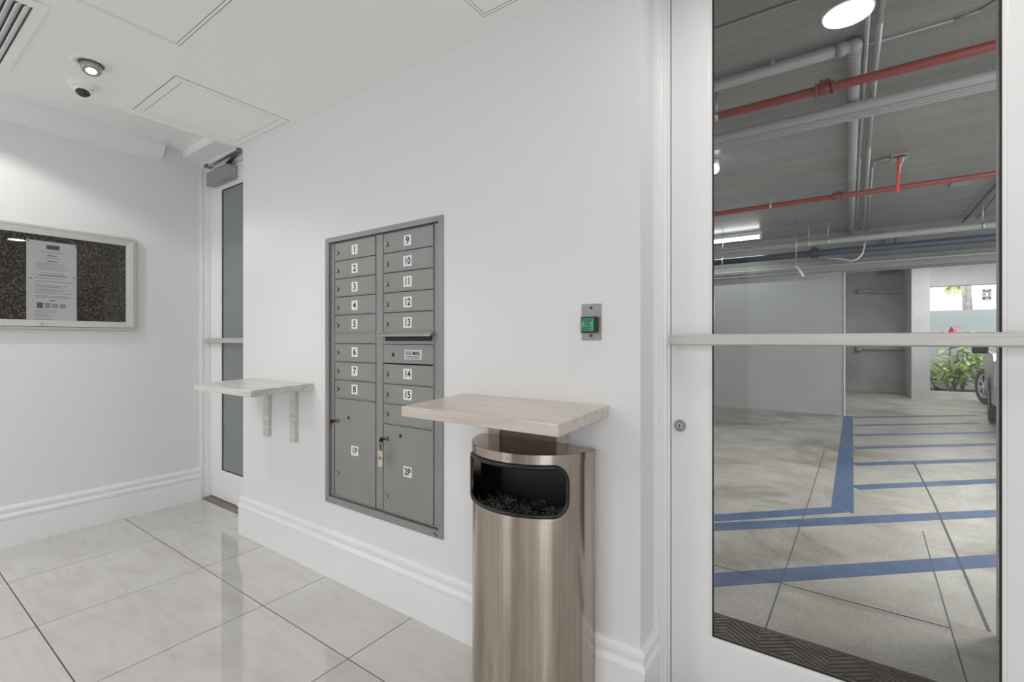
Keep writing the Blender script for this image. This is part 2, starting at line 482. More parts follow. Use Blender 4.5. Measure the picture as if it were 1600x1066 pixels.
def pushbar(r, x0, x1, z0, z1, mat='satin_alu'):
    o = MB().prism([(YD-.052, z0+.004), (YD-.052, z0+.024), (YD-.047, z0+.026), (YD-.047, z1-.003), (YD-.040, z1), (YD-.030, z1), (YD-.030, z0), (YD-.046, z0)],
               lambda a, c, t: (t, a, c), x0, x1).build('push_bar', mat, r, bevel=.001)
    o['label'] = 'horizontal brushed push bar'
    for x in (x0+.03, x1-.03): MB().box(x-.012, x+.012, YD-.031, YD+.001, z0+.008, z1-.008).build('bar_bracket', mat, r)
    return o

# narrow door in the far recess
d1 = sroot('door_1', (-3.5, YD, 0), 'narrow white door with frosted glass in the far recess')
leaf(d1, -3.964, -3.075, -3.794, -3.20, .231, 2.325, 2.478, 'frosted_glass')
pushbar(d1, -3.955, -3.09, 1.182, 1.219)
jp = [(XL, 1.562), (XL+.014, 1.562), (XL+.014, 1.580), (XL+.006, 1.582), (XL+.006, 1.592), (XL+.018, 1.594), (XL+.018, 1.69), (XL, 1.69)]
MB().prism(jp, lambda a, c, t: (a, c, t), 0, ZS).build('door_jamb', 'trim_paint', d1)
jq = [(XA, 1.60), (XA-.018, 1.60), (XA-.018, 1.69), (XA, 1.69)]
MB().prism(jq, lambda a, c, t: (a, c, t), 0, ZS).build('door_jamb', 'trim_paint', d1)
MB().box(XL, XA, 1.575, 1.70, 2.512, ZS).box(XL, XA, 1.60, 1.70, 2.484, 2.512).build('door_head', 'trim_paint', d1)
MB().box(XL+.018, -3.966, 1.64, 1.69, .02, 2.48).build('hinge_gap', 'black_rubber', d1)
cl = MB().box(-3.90, -3.538, 1.570, YD, 2.357, 2.452).build('door_closer', 'closer_paint', d1, bevel=.006)
cl['label'] = 'grey metal hydraulic door closer box'
MB().cyl((-3.538, 1.603, 2.415), (-3.536, 1.603, 2.415), .005, 10).cyl((-3.538, 1.603, 2.393), (-3.536, 1.603, 2.393), .005, 10).build('valve_screw', 'chrome', cl)
MB().cyl((-3.62, 1.60, 2.452), (-3.62, 1.60, 2.486), .014, 14).build('pinion', 'steel_dark', cl)
MB().bar((-3.62, 1.60, 2.478), (-3.34, 1.545, 2.478), .026, .010).build('closer_arm', 'steel_dark', cl)
MB().bar((-3.33, 1.545, 2.490), (-3.87, 1.575, 2.500), .024, .009).build('closer_arm', 'chrome', cl)
MB().cyl((-3.335, 1.545, 2.470), (-3.335, 1.545, 2.500), .016, 14).build('arm_joint', 'steel_dark', cl)
MB().box(-3.905, -3.855, 1.555, 1.60, 2.494, 2.516).build('arm_shoe', 'steel_dark', cl, bevel=.004)

# wide glazed door to the garage
d2 = sroot('door_2', (0, YD, 0), 'white framed glass door to the garage')
leaf(d2, -.476, .450, -.346, .3235, .231, 2.335, 2.478, 'clear_glass')
pushbar(d2, -.468, .446, 1.184, 1.2205)
jp = [(XB, 1.563), (XB+.012, 1.563), (XB+.016, 1.567), (XB+.016, 1.583), (XB+.021, 1.586), (XB+.021, 1.600), (XB+.030, 1.604), (XB+.030, 1.622), (XB+.036, 1.624), (XB+.036, 1.70), (XB, 1.70)]
MB().prism(jp, lambda a, c, t: (a, c, t), 0, ZS).build('door_jamb', 'trim_paint', d2)
MB().box(.453, .49, 1.565, 1.70, 0, ZS).build('door_jamb', 'trim_paint', d2)
MB().box(XB, .49, 1.575, 1.70, 2.484, ZS).build('door_head', 'trim_paint', d2)
lk = MB().cyl((-.446, YD, .913), (-.446, YD-.008, .913), .0195, 28).cyl((-.446, YD-.008, .913), (-.446, YD-.011, .913), .0155, 28).build('lock_cylinder', 'chrome', d2)
MB().cyl((-.446, YD-.011, .913), (-.446, YD-.0125, .913), .0105, 20).build('lock_plug', 'aluminium', lk)
MB().box(-.4475, -.4445, YD-.0132, YD-.0124, .907, .919).build('keyhole', 'black_rubber', lk)

# ------------------------------------------------------------------ mailbox unit
YF = 1.447
mb = thing('mailbox_unit', 'grey metal apartment mailbox panel with numbered doors set into the white wall', 'mailbox', (-1.76, YM, .373))
fx0, fx1, fz0, fz1 = -2.177, -1.353, .373, 1.723
ix0, ix1, iz0, iz1 = -2.147, -1.378, .404, 1.700
fr = MB()
fr.box(fx0, ix0, YM-.006, YM, fz0, fz1).box(ix1, fx1, YM-.006, YM, fz0, fz1)
fr.box(ix0, ix1, YM-.006, YM, iz1, fz1).box(ix0, ix1, YM-.006, YM, fz0, iz0)
fr.box(ix0-.002, ix0, YM, 1.50, iz0, iz1).box(ix1, ix1+.002, YM, 1.50, iz0, iz1).box(ix0, ix1, YM, 1.50, iz1, iz1+.002).box(ix0, ix1, YM, 1.50, iz0-.002, iz0)
fr.build('trim_frame', 'mail_frame', mb, bevel=.001)
MB().box(ix0, ix1, 1.470, 1.48, iz0, iz1).build('back_panel', 'mail_dark', mb)
LX = (-2.118, -1.790); RX = (-1.744, -1.412)
zz = lambda z: 1.2 + (z-1.2)*1.0119
# inner face frame: stiles and divider
face = MB()
ge = .004
face.box(ix0+.003, LX[0], YF-.003, 1.47, iz0+ge, iz1-ge).box(LX[1], RX[0], YF-.003, 1.47, iz0+ge, iz1-ge).box(RX[1], ix1-.003, YF-.003, 1.47, iz0+ge, iz1-ge)
face.box(LX[0], RX[1], YF-.003, 1.47, zz(1.690)-.002, iz1-ge).box(LX[0], RX[1], YF-.003, 1.47, iz0+ge, zz(.420)+.002)
face.box(LX[0], LX[1], YF-.001, 1.47, zz(1.187), zz(1.238)).box(RX[0], RX[1], YF-.001, 1.47, zz(1.184), zz(1.240))
face.build('face_frame', 'mail_paint', mb, bevel=.0008, seg=1)
# piano-hinge beads down the right side of each column
for X in (LX, RX):
    MB().cyl((X[1]-.006, YF-.002, zz(.425)), (X[1]-.006, YF-.002, zz(1.686)), .0022, 8).build('hinge_rod', 'mail_frame', mb)
WALLX, WALLZ = (1, 0, 0), (0, 0, 1)
def maildoor(X, z0, z1, num, zlock, lz, name='mailbox_door'):
    d = MB().box(X[0]+.005, X[1]-.010, YF-.0025, YF+.012, z0+.0035, z1-.0036).build(name, 'mail_paint', mb, bevel=.0008, seg=1)
    MB().prism([(YF-.0055, z0-.0005), (YF-.0055, z0+.0028), (YF-.001, z0+.0035), (YF, z0-.001)], lambda a, c, t: (t, a, c), X[0], X[1]-.004).build('door_lip', 'mail_frame', d)
    xl = X[0] + .029
    lock = MB().cyl((xl, YF, zlock), (xl, YF-.009, zlock), .0105, 18).build('cam_lock', 'lock_brass', d)
    MB().cyl((xl, YF-.009, zlock), (xl, YF-.0105, zlock), .0068, 14).build('lock_plug', 'lock_core', lock)
    MB().box(xl-.001, xl+.001, YF-.011, YF-.0104, zlock-.005, zlock+.005).build('keyhole', 'black_rubber', lock)
    if num:
        xc = -1.953 if X is LX else -1.578
        lw = .023 if len(num) == 1 else .027
        hh = .0235
        lb = MB().box(xc-lw, xc+lw, YF-.0033, YF-.0024, lz-hh, lz+hh).build('number_label', 'label_white', d)
        text('number', num, .043, 'ink_black', lb, (xc, YF-.0035, lz-.001), WALLX, WALLZ, .0002, .92 if len(num) > 1 else 1.0, bold=.0011)
    return d
lz = [zz(v) for v in (1.642, 1.551, 1.461, 1.371, 1.280, 1.144, 1.053, .963)]
ll = [zz(v) for v in (1.639, 1.548, 1.457, 1.366, 1.276, 1.140, 1.048, .958)]
for i in range(5):
    z1 = zz(1.690 - i*.0904); z0 = zz(1.690 - (i+1)*.0904)
    maildoor(LX, z0, z1, str(i+1), ll[i], lz[i])
    maildoor(RX, z0, z1, str(i+9), ll[i]-.001, lz[i]-.001)
for i in range(3):
    maildoor(LX, zz(1.187 - (i+1)*.0904), zz(1.187 - i*.0904), str(i+6), ll[5+i], lz[5+i])
maildoor(RX, zz(1.006), zz(1.096), '14', zz(1.048), zz(1.053))
maildoor(RX, zz(.915), zz(1.006), '15', zz(.955), zz(.962))
maildoor(RX, zz(.823), zz(.915), '', zz(.865), 0)['label'] = 'blank grey door without a number'
def rivets(d, pts, r=.0022):
    for x, z in pts: MB().cyl((x, YF-.0025, z), (x, YF-.0038, z), r, 8).build('rivet', 'mail_frame', d)
def parcel(X, z0, z1, num, zlock, lz, hole, low):
    d = maildoor(X, z0, z1, num, zlock, lz, 'parcel_door')
    MB().cyl((hole[0], YF-.002, hole[1]), (hole[0], YF-.0032, hole[1]), .0085, 16).build('peep_hole', 'black_rubber', d)
    rivets(d, [(hole[0]+a, hole[1]+c) for a in (-.028, .028) for c in (-.018, .018)])
    q = MB().cyl((X[0]+.029, YF, low), (X[0]+.029, YF-.006, low), .010, 16).build('cam_lock', 'lock_brass', d)
    MB().cyl((X[0]+.029, YF-.006, low), (X[0]+.029, YF-.007, low), .006, 14).build('lock_plug', 'lock_core', q)
    return d
parcel(LX, zz(.420), zz(.916), '1P', zz(.800), zz(.666), (-2.000, zz(.822)), zz(.539))
parcel(RX, zz(.420), zz(.823), '2P', zz(.754), zz(.623), (-1.624, zz(.776)), zz(.492))
# outgoing mail flap and slot
og = MB().prism([(YF-.003, zz(1.240)), (YF-.034, zz(1.226)), (YF-.036, zz(1.218)), (YF-.030, zz(1.220)), (YF-.003, zz(1.232))], lambda a, c, t: (t, a, c), RX[0]-.004, RX[1]+.004).build('mail_slot_hood', 'mail_frame', mb, bevel=.0008)
MB().box(RX[0]+.015, RX[1]-.015, YF-.0018, YF, zz(1.198), zz(1.226)).build('mail_slot', 'black_rubber', mb)
mp = MB().box(RX[0]+.003, RX[1]-.010, YF-.0025, YF+.012, zz(1.099), zz(1.182)).build('carrier_panel', 'mail_paint', mb, bevel=.0008, seg=1)
MB().cyl((-1.673, YF-.002, zz(1.136)), (-1.673, YF-.0032, zz(1.136)), .0095, 16).build('peep_hole', 'black_rubber', mp)
rivets(mp, [(-1.700, zz(1.155)), (-1.700, zz(1.118)), (-1.640, zz(1.155)), (-1.640, zz(1.118)), (-1.455, zz(1.135)), (-1.432, zz(1.165)), (-1.432, zz(1.145)), (-1.432, zz(1.125)), (-1.432, zz(1.108))])
ul = MB().box(-1.598, -1.488, YF-.0035, YF-.0024, zz(1.117), zz(1.160)).build('mail_plate', 'aluminium', mp)
text('lettering', 'U.S. MAIL', .021, 'ink_black', ul, (-1.543, YF-.0037, zz(1.144)), WALLX, WALLZ, .0002, 1.05, bold=.0006)
q = MB()
for k, ww in ((0, .044), (1, .040)): q.box(-1.543-ww, -1.543+ww, YF-.0038, YF-.0034, zz(1.130)-k*.007-.0016, zz(1.130)-k*.007+.0016)
q.build('small_print', 'ink', ul)
# chipped sticker mark low on the frame
MB().prism([(-1.411,.384),(-1.401,.395),(-1.396,.385),(-1.389,.392),(-1.384,.379),(-1.391,.379),(-1.396,.388)], lambda a, c, t: (a, t, c), YM-.0064, YM-.0058).build('torn_sticker', 'ink_black', mb)

def hanging_key(xl, z, tagged, label):
    k = thing('key', label, 'key', (xl, YF-.010, z))
    MB().box(xl-.0012, xl+.0012, YF-.030, YF-.0105, z-.004, z+.004).build('key_blade', 'old_bronze', k)
    MB().cyl((xl-.0015, YF-.036, z), (xl+.0015, YF-.036, z), .011, 16).build('key_bow', 'old_bronze', k)
    n = 16; pts = [(xl + .002*math.sin(i), YF-.040 + .010*math.cos(2*math.pi*i/n), z-.012 + .011*math.sin(2*math.pi*i/n)) for i in range(n+1)]
    MB().tube(pts, .0014, 6).build('key_ring', 'old_bronze', k)
    if tagged:
        MB().tube([(xl, YF-.040, z-.022), (xl+.001, YF-.040, z-.040), (xl, YF-.040, z-.050)], .003, 8).build('chain', 'old_bronze', k)
        t = MB().box(xl-.014, xl+.014, YF-.043, YF-.037, z-.122, z-.048).build('key_tag', 'key_tag', k, bevel=.002)
        MB().cyl((xl, YF-.0435, z-.082), (xl, YF-.0429, z-.082), .008, 12).build('tag_print', 'ink', t)
    else:
        MB().tube([(xl, YF-.040, z-.022), (xl, YF-.040, z-.034)], .0025, 8).build('chain', 'old_bronze', k)
hanging_key(LX[0]+.029, zz(.800), False, 'small bronze key left in the lock of parcel door 1P')
hanging_key(RX[0]+.029, zz(.754), True, 'bronze key with a pale hanging tag in the lock of parcel door 2P')

# ------------------------------------------------------------------ stone shelves
def shelf(label, mat, xa, xb, yf, zw, zf, th, brackets):
    s = thing('wall_shelf', label, 'shelf', ((xa+xb)/2, YM, zw-th), 'stone shelves on the mailbox wall')
    MB().prism([(YM-.0005, zw), (yf, zf), (yf, zf-th), (YM-.0005, zw-th)], lambda a, c, t: (t, a, c), xa, xb).build('shelf_slab', mat, s, bevel=.0025)
    for (x0, x1, y0, z0) in brackets:
        MB().box(x0, x1, y0, YM-.0005, z0, zw-th-.001).build('bracket', mat, s, bevel=.0015)
    return s
shelf('grey stone shelf left of the mailboxes, on two upright brackets', 'travertine_grey', -2.915, -2.289, 1.112, .974, .963, .033,
      [(-2.768, -2.716, 1.417, .645), (-2.488, -2.438, 1.417, .645)])
rs = shelf('beige travertine shelf above the steel trash can', 'travertine_beige', -1.236, -.621, 1.103, .989, .975, .035,
      [(-1.103, -1.050, 1.416, .8465), (-.805, -.768, 1.416, .8465)])
MB().box(-1.050, -.805, 1.424, YM-.0005, .8465, .952).build('backing_board', 'brown_board', rs)

# ------------------------------------------------------------------ half-round trash can
cx, hw, dp, zt = -.889, .230, .208, .846
yb = 1.412
tc = thing('trash_can', 'half-round brushed steel trash can with a black side opening, under the beige shelf', 'trash can', (cx, 1.30, 0))
def arc(t, r=0.0): return (cx + (hw+r)*math.cos(t), yb - (dp+r)*math.sin(t))
NA = 72
A0, A1, SZ0, SZ1 = math.radians(35), math.radians(145), .660, .803  # opening: angle span and heights
# outer wall with the opening left out: contour-following strip built from polar outline of the opening
R = .226
def outline(off, n=64):
    a, c, rad = (A1-A0)/2*R+off, (SZ1-SZ0)/2+off, .045+off
    pts = []
    for qx, qy, s0 in ((1, 1, 0), (-1, 1, 90), (-1, -1, 180), (1, -1, 270)):
        for i in range(n//4):
            t = math.radians(s0 + 90*i/(n//4-1))
            pts.append((qx*(a-rad) + rad*math.cos(t), qy*(c-rad) + rad*math.sin(t)))
    P = pts + [pts[0]]; d = [0]
    for p, q in zip(P, P[1:]): d.append(d[-1] + math.dist(p, q))
    out = []; j = 0; M = 2*n
    for i in range(M):
        t = d[-1]*i/M
        while d[j+1] < t: j += 1
        f = (t-d[j])/max(1e-9, d[j+1]-d[j])
        out.append((P[j][0]+(P[j+1][0]-P[j][0])*f, P[j][1]+(P[j+1][1]-P[j][1])*f))
    return out
tm, zm = (A0+A1)/2, (SZ0+SZ1)/2
def surf(u, v, r=0.0):
    t = tm + u/R; x, y = arc(min(max(t, 0), math.pi), r); return (x, y, zm + v)
body = MB()
# plain grid away from the opening, triangulated collar round it
pad = .018
ua, ub = -(tm)*R, (math.pi - tm)*R
ax, az = (A1-A0)/2*R + .004, (SZ1-SZ0)/2 + pad
ax1 = min(ax, ub)
def grid(u0, u1, v0, v1, nu):
    vs = []; fs = []
    for i in range(nu+1):
        u = u0 + (u1-u0)*i/nu
        vs += [surf(u, v0), surf(u, v1)]
    for i in range(nu): fs.append((2*i, 2*i+2, 2*i+3, 2*i+1))
    body.add(vs, fs, True)
vlo, vhi = .012 - zm, zt - .004 - zm
grid(ua, ub, vlo, -az, 64); grid(ua, ub, az, vhi, 64)
grid(ua, -ax, -az, az, 30); grid(ax1, ub, -az, az, 4)
ol = outline(0, 96); vs = []; fs = []
for (u, v) in ol:
    s = min(ax/abs(u) if abs(u) > 1e-6 else 9e9, az/abs(v) if abs(v) > 1e-6 else 9e9)
    vs += [surf(u, v), surf(max(-ax, min(ax1, u*s)), v*s)]
n = len(ol)
for i in range(n): k = (i+1) % n; fs.append((2*i, 2*i+1, 2*k+1, 2*k))
body.add(vs, fs, True)
body.box(cx-hw, cx+hw, yb-.002, yb, .012, zt-.004)
bo = body.build('can_body', 'brushed_steel', tc)
lid = MB()
pl = [(cx+hw+.0015, yb+.002)] + [arc(math.pi*i/NA, .0015) for i in range(NA+1)] + [(cx-hw-.0015, yb+.002)]
lid.prism(pl, lambda a, c, t: (a, c, t), zt-.004, zt)
lid.build('lid', 'polished_lid', tc)
rim = MB()
o1 = [arc(math.pi*i/NA, .0025) for i in range(NA+1)]
rim.add([(*p, zt-.030) for p in o1] + [(*p, zt-.001) for p in o1], [(i, i+1, NA+2+i, NA+1+i) for i in range(NA)], True)
rim.build('top_band', 'brushed_steel', tc)
for t in (.35, 1.45, 2.15):
    x, y = arc(t, .002); x2, y2 = arc(t, .004); MB().cyl((x, y, zt-.018), (x2, y2, zt-.018), .0025, 8).build('lid_screw', 'steel_dark', tc)
# black moulded rim round the opening
rm = MB(); prof = [(.000, -.004), (-.003, .006), (.004, .008), (.010, .006), (.012, .000)]
vs = []; fs = []
for off, rr_ in prof:
    for (u, v) in outline(off, 96): vs.append(surf(u, v, rr_))
k = len(prof)
for j in range(k-1):
    for i in range(n): i2 = (i+1) % n; fs.append((j*n+i, j*n+i2, (j+1)*n+i2, (j+1)*n+i))
rm.add(vs, fs, True)
rm.build('opening_rim', 'black_plastic', tc)
# dark liner seen through the opening and the rough fill inside
ln = MB()
li = [arc(math.pi*i/40, -.030) for i in range(41)]
ln.add([(*p, .56) for p in li] + [(*p, zt-.010) for p in li], [(i, 41+i, 42+i, i+1) for i in range(40) if not (A0-.1 < math.pi*(i+.5)/40 < A1+.1)], True)
ln.box(cx-hw+.03, cx+hw-.03, yb-.012, yb-.006, .56, zt-.01)
ln.prism(li, lambda a, c, t: (a, c, t), .56, .565)
ln.build('inner_liner', 'liner_black', tc)
fill = MB(); rnd = random.Random(3); nx, ny = 70, 44; vs = []; fs = []
for i in range(nx+1):
    for j in range(ny+1):
        x = cx - hw + .02 + (2*hw-.04)*i/nx
        ymax = yb - .012; half = max(.004, (dp-.040)*math.sqrt(max(0, 1-((x-cx)/(hw-.012))**2)))
        y = ymax - (half)*j/ny
        vs.append((x, y, .640 + .010*math.sin(i*.2)*math.cos(j*.3) + rnd.uniform(-.003, .003)))
for i in range(nx):
    for j in range(ny):
        a = i*(ny+1)+j; fs.append((a, a+1, a+ny+2, a+ny+1))
fill.add(vs, fs)
fo = fill.build('black_liner_bag', 'liner_black', tc); fo['kind'] = 'stuff'
bs = [arc(math.pi*i/40, -.004) for i in range(41)]
MB().prism(bs, lambda a, c, t: (a, c, t), 0, .012).build('base', 'black_rubber', tc)

# ------------------------------------------------------------------ exit button
eb = thing('exit_button', 'steel wall plate with a lit green push to exit button', 'button', (-.682, YM, 1.201))
MB().box(-.718, -.646, YM-.0025, YM, 1.201, 1.322).build('wall_plate', 'plate_steel', eb, bevel=.0008, seg=1)
bz = MB().box(-.7135, -.6565, YM-.018, YM-.0025, 1.2265, 1.279).build('button_housing', 'black_plastic', eb, bevel=.002)
bt = MB().box(-.7085, -.6645, YM-.0255, YM-.017, 1.2315, 1.2745).build('green_button', 'green_button', eb, bevel=.003)
text('lettering', 'PUSH\nTO\nEXIT', .0155, 'ink_black', bt, (-.6865, YM-.0257, 1.2528), WALLX, WALLZ, .0002, 1.0, bold=.0004)
for z in (1.309, 1.216): MB().cyl((-.683, YM-.0024, z), (-.683, YM-.0038, z), .0048, 14).build('plate_screw', 'black_plastic', eb)

# ------------------------------------------------------------------ notice board on the left wall
by0, by1, bz0, bz1 = .225, 1.159, 1.269, 1.893
nb = thing('bulletin_board', 'aluminium framed glazed notice board with dark speckled cork', 'bulletin board', (XL, .69, bz0))
XF = XL + .042
fr = MB()
t = .015
fr.box(XL, XF-.004, by0, by0+t, bz0, bz1).box(XL, XF-.004, by1-t, by1, bz0, bz1).box(XL, XF-.004, by0+t, by1-t, bz0, bz0+t).box(XL, XF-.004, by0+t, by1-t, bz1-t, bz1)
fr.build('case', 'satin_alu', nb, bevel=.002)
def mitre(y0, y1, z0, z1, wd, h, name, mat, par):
    # picture-frame of four mitred, slightly sloping rails
    o = [(y0, z0), (y1, z0), (y1, z1), (y0, z1)]; i = [(y0+wd, z0+wd), (y1-wd, z0+wd), (y1-wd, z1-wd), (y0+wd, z1-wd)]
    for k in range(4):
        k2 = (k+1) % 4
        vs = [(XF+h, *o[k]), (XF+h, *o[k2]), (XF+h-.006, *i[k2]), (XF+h-.006, *i[k]), (XF-.014, *o[k]), (XF-.014, *o[k2]), (XF-.026, *i[k2]), (XF-.026, *i[k])]
        MB().add(vs, [(0,1,2,3),(4,7,6,5),(0,4,5,1),(2,6,7,3),(1,5,6,2),(0,3,7,4)]).build(name, mat, par)
dr = MB().box(XF-.020, XF-.0165, by0+.050, by1-.050, bz0+.050, bz1-.050).build('glass_pane', 'board_glass', nb)
mitre(by0+.017, by1-.017, bz0+.017, bz1-.017, .038, .002, 'door_rail', 'satin_alu', nb)
MB().box(XL+.004, XL+.012, by0+.014, by1-.014, bz0+.014, bz1-.014).build('cork_panel', 'dark_cork', nb)
lk = MB().cyl((XF-.002, .693, 1.302), (XF+.006, .693, 1.302), .0075, 16).build('cam_lock', 'chrome', nb)
MB().box(XF+.0058, XF+.0066, .6922, .6938, 1.298, 1.306).build('keyhole', 'black_rubber', lk)

# posted notice (one long sheet held by pins)
k = (XL+.0125+3.985)  # paper plane sits on the cork
xp = XL + .0135
py0, py1, pz0, pz1 = .633, .858, 1.316, 1.805
nt_ = thing('posted_notice', 'long white printed notice pinned inside the notice board', 'notice', (xp, .745, pz0))
n = 14; vs = []; fs = []
for i in range(n+1):
    z = pz0 + (pz1-pz0)*i/n
    dx = .0012 + .0012*math.sin(i*.9)
    for y in (py0, (py0+py1)/2, py1): vs.append((xp + dx + (.001 if y == (py0+py1)/2 else 0), y, z))
for i in range(n):
    for j in range(2): a = i*3+j; fs.append((a, a+1, a+4, a+3))
back = [(xp-.0003, *v[1:]) for v in vs]
sheet = MB().add(vs, fs, True).build('sheet', 'paper', nt_)
pr = MB(); prp = MB(); rnd = random.Random(5); yc = (py0+py1)/2; xx = xp + .0042
def ln_(m, y0, y1, z, h): m.box(xx-.0002, xx+.0002, y0, y1, z-h/2, z+h/2)
def fz(p): return pz1 - (pz1-pz0)*p   # p = fraction down the page
ln_(pr, yc-.026, yc+.032, fz(.07), .026)
for p, hw_, m_ in ((.135,.050,prp),(.175,.022,pr),(.205,.034,prp),(.245,.024,pr)): ln_(m_, yc-hw_, yc+hw_, fz(p), .0045 if m_ is pr else .0032)
for p in (.275,.295,.315,.335,.355): ln_(prp, py0+.038, py0+.038+rnd.uniform(.07,.15), fz(p), .003)
ln_(prp, yc-.052, yc+.050, fz(.395), .003); ln_(pr, yc-.062, yc+.066, fz(.425), .0048)
for p in (.46,.50,.55,.57,.60,.62,.645,.68,.70): ln_(prp, py0+.036, py1-rnd.uniform(.02,.07), fz(p), .0036)
ln_(pr, yc-.014, yc+.012, fz(.735), .0045)
for a, m_ in ((0, pr), (1, prp), (2, prp), (3, prp)): ln_(m_, py0+.044+a*.034, py0+.071+a*.034, fz(.80), .034 if a < 2 else .026)
for p in (.865,.885,.91,.93,.97): ln_(prp, py0+.036, py0+.036+rnd.uniform(.05,.14), fz(p), .003)
pr.build('dark_print', 'ink', nt_); prp.build('pale_print', 'ink_pale', nt_)
for y, z in ((py0+.006, pz1-.008), (py1-.006, pz1-.012), (py0+.018, fz(.47)), (py1-.013, fz(.43))):
    MB().cyl((xp, y, z), (xp+.008, y, z), .0038, 10).build('push_pin', 'steel_dark', nt_)

# ------------------------------------------------------------------ ceiling items
def access_panel(label, x0, x1, y0, y1, wd, lid_gap):
    p = thing('access_panel', label, 'access panel', ((x0+x1)/2, (y0+y1)/2, ZC), 'flush access panels in the lobby ceiling')
    q = MB()
    q.box(x0, x1, y0, y0+wd, ZC-.0013, ZC).box(x0, x1, y1-wd, y1, ZC-.0013, ZC).box(x0, x0+wd, y0+wd, y1-wd, ZC-.0013, ZC).box(x1-wd, x1, y0+wd, y1-wd, ZC-.0013, ZC)
    q.build('frame', 'ceiling_paint', p)
    MB().box(x0-.0028, x1+.0028, y0-.0028, y1+.0028, ZC-.0005, ZC-.0001).build('joint_shadow', 'panel_gap', p)  # dark strip draws the joint and its shadow line round the frame
    MB().box(x0+wd, x1-wd, y0+wd, y1-wd, ZC-.0006, ZC-.0001).build('shadow_gap', 'panel_gap', p)
    g = lid_gap
    MB().box(x0+wd+g, x1-wd-g, y0+wd+g, y1-wd-g, ZC-.0014, ZC-.0006).build('panel_door', 'ceiling_paint', p)
    return p
access_panel('white ceiling access panel nearest the narrow glass door', -2.990, -2.453, .865, 1.392, .036, .0026)
access_panel('large white ceiling access panel cut by the top of the picture', -2.19, -1.58, .17, .783, .010, .0028)
access_panel('white ceiling access panel over the mailbox wall', -1.076, -.47, .75, 1.356, .010, .0028)

# air vent
vt = thing('air_vent', 'slatted white ceiling air vent in the corner of the picture', 'vent', (-2.66, .25, ZC))
vx0, vx1, vy0, vy1 = -2.96, -2.362, .10, .394
MB().box(vx0-.05, vx1+.05, vy1, vy1+.034, ZC-.006, ZC).box(vx0-.05, vx1+.05, vy0-.034, vy0, ZC-.006, ZC).box(vx0-.05, vx0, vy0, vy1, ZC-.006, ZC).box(vx1, vx1+.05, vy0, vy1, ZC-.006, ZC).build('flange', 'ceiling_paint', vt, bevel=.002)
MB().box(vx0, vx1, vy0, vy1, ZC-.0015, ZC-.0005).build('dark_throat', 'panel_gap', vt)
for i in range(14):
    y = vy1 - .012 - i*.0205
    MB().prism([(y+.006, ZC-.002), (y-.009, ZC-.013), (y-.011, ZC-.012), (y+.004, ZC-.001)], lambda a, c, t: (t, a, c), vx0, vx1).build('slat', 'trim_paint', vt)

# adjustable downlight that shows in the picture
def eyeball(label, c, power, tilt, grp='recessed ceiling spotlights'):
    d = thing('ceiling_spotlight', label, 'ceiling light', c, grp)
    z = c[2]
    MB().lathe([(.070, z), (.069, z-.003), (.060, z-.006), (.046, z-.006), (.042, z-.003), (.042, z)], c, 40).build('trim_ring', 'trim_paint', d)
    ax = Euler(tilt).to_matrix()
    cc = (c[0], c[1], z-.004)
    zc_ = cc[2]
    MB().lathe([(.042, zc_), (.044, zc_-.002), (.040, zc_-.004)], (cc[0], cc[1], zc_), 32).build('socket', 'panel_gap', d)
    br = MB().lathe([(.037, zc_+.008), (.036, zc_-.018), (.033, zc_-.034), (.028, zc_-.039), (.0185, zc_-.039), (.0175, zc_-.034)], (cc[0], cc[1], zc_), 32, ax).build('eyeball', 'eyeball_metal', d)
    MB().lathe([(.0175, zc_-.0365), (.010, zc_-.0372), (.0, zc_-.0375)], (cc[0], cc[1], zc_), 32, ax).build('lamp_lens', 'lamp_glow', d)
    p = Vector((cc[0], cc[1], zc_)) + ax @ Vector((0, 0, -.041))
    l = bpy.data.lights.new('spot_beam', 'SPOT'); l.energy = power; l.spot_size = math.radians(115); l.spot_blend = .7; l.shadow_soft_size = .025; l.color = (1, .965, .92)
    o = bpy.data.objects.new('spot_beam', l); COL.objects.link(o); o.parent = d; o.location = p - Vector(c); o.rotation_euler = tilt
    return d
eyeball('lit eyeball spotlight beside the white security camera', (-2.640, .617, ZC), 16, (-.06, -.34, 0))
# lobby downlights out of view; those farther back are added as fill
def downlight(c, power, label, cone=0, blend=.5, soft=.05, lens='soft_glow'):
    d = thing('ceiling_downlight', label, 'ceiling light', c, 'round downlights over the lobby')
    z = c[2]
    MB().lathe([(.095, z), (.094, z-.004), (.082, z-.006), (.079, z-.001)], c, 36).build('trim_ring', 'trim_paint', d)
    MB().lathe([(.079, z-.001), (.0, z-.0015)], c, 36).build('lamp_lens', lens, d)
    if cone:
        l = bpy.data.lights.new('down_beam', 'SPOT'); l.spot_size = math.radians(cone); l.spot_blend = blend; l.shadow_soft_size = soft
    else:
        l = bpy.data.lights.new('down_beam', 'AREA'); l.shape = 'DISK'; l.size = .15
    l.energy = power; l.color = (1, .97, .93)
    o = bpy.data.objects.new('down_beam', l); COL.objects.link(o); o.parent = d; o.location = (0, 0, -.007)
downlight((-3.40, .12, ZR), 27, 'round downlight in the raised ceiling strip close to the left wall', cone=140, blend=.22, soft=.03)
downlight((.02, 1.19, ZC), 2.3, 'round downlight in front of the glass garage door', lens='lamp_glow')
downlight((-1.45, -.45, ZC), .8, 'added unseen round fill light in the middle of the lobby ceiling')  # added out of view, like the back pair, to lift ambient light
downlight((-2.3, -1.4, ZC), 10, 'added unseen round fill light toward the back of the lobby, left side')
downlight((-3.5, -1.2, ZR), 5, 'added unseen round fill light in the raised ceiling strip, farther back')  # added out of view to brighten the left wall and floor
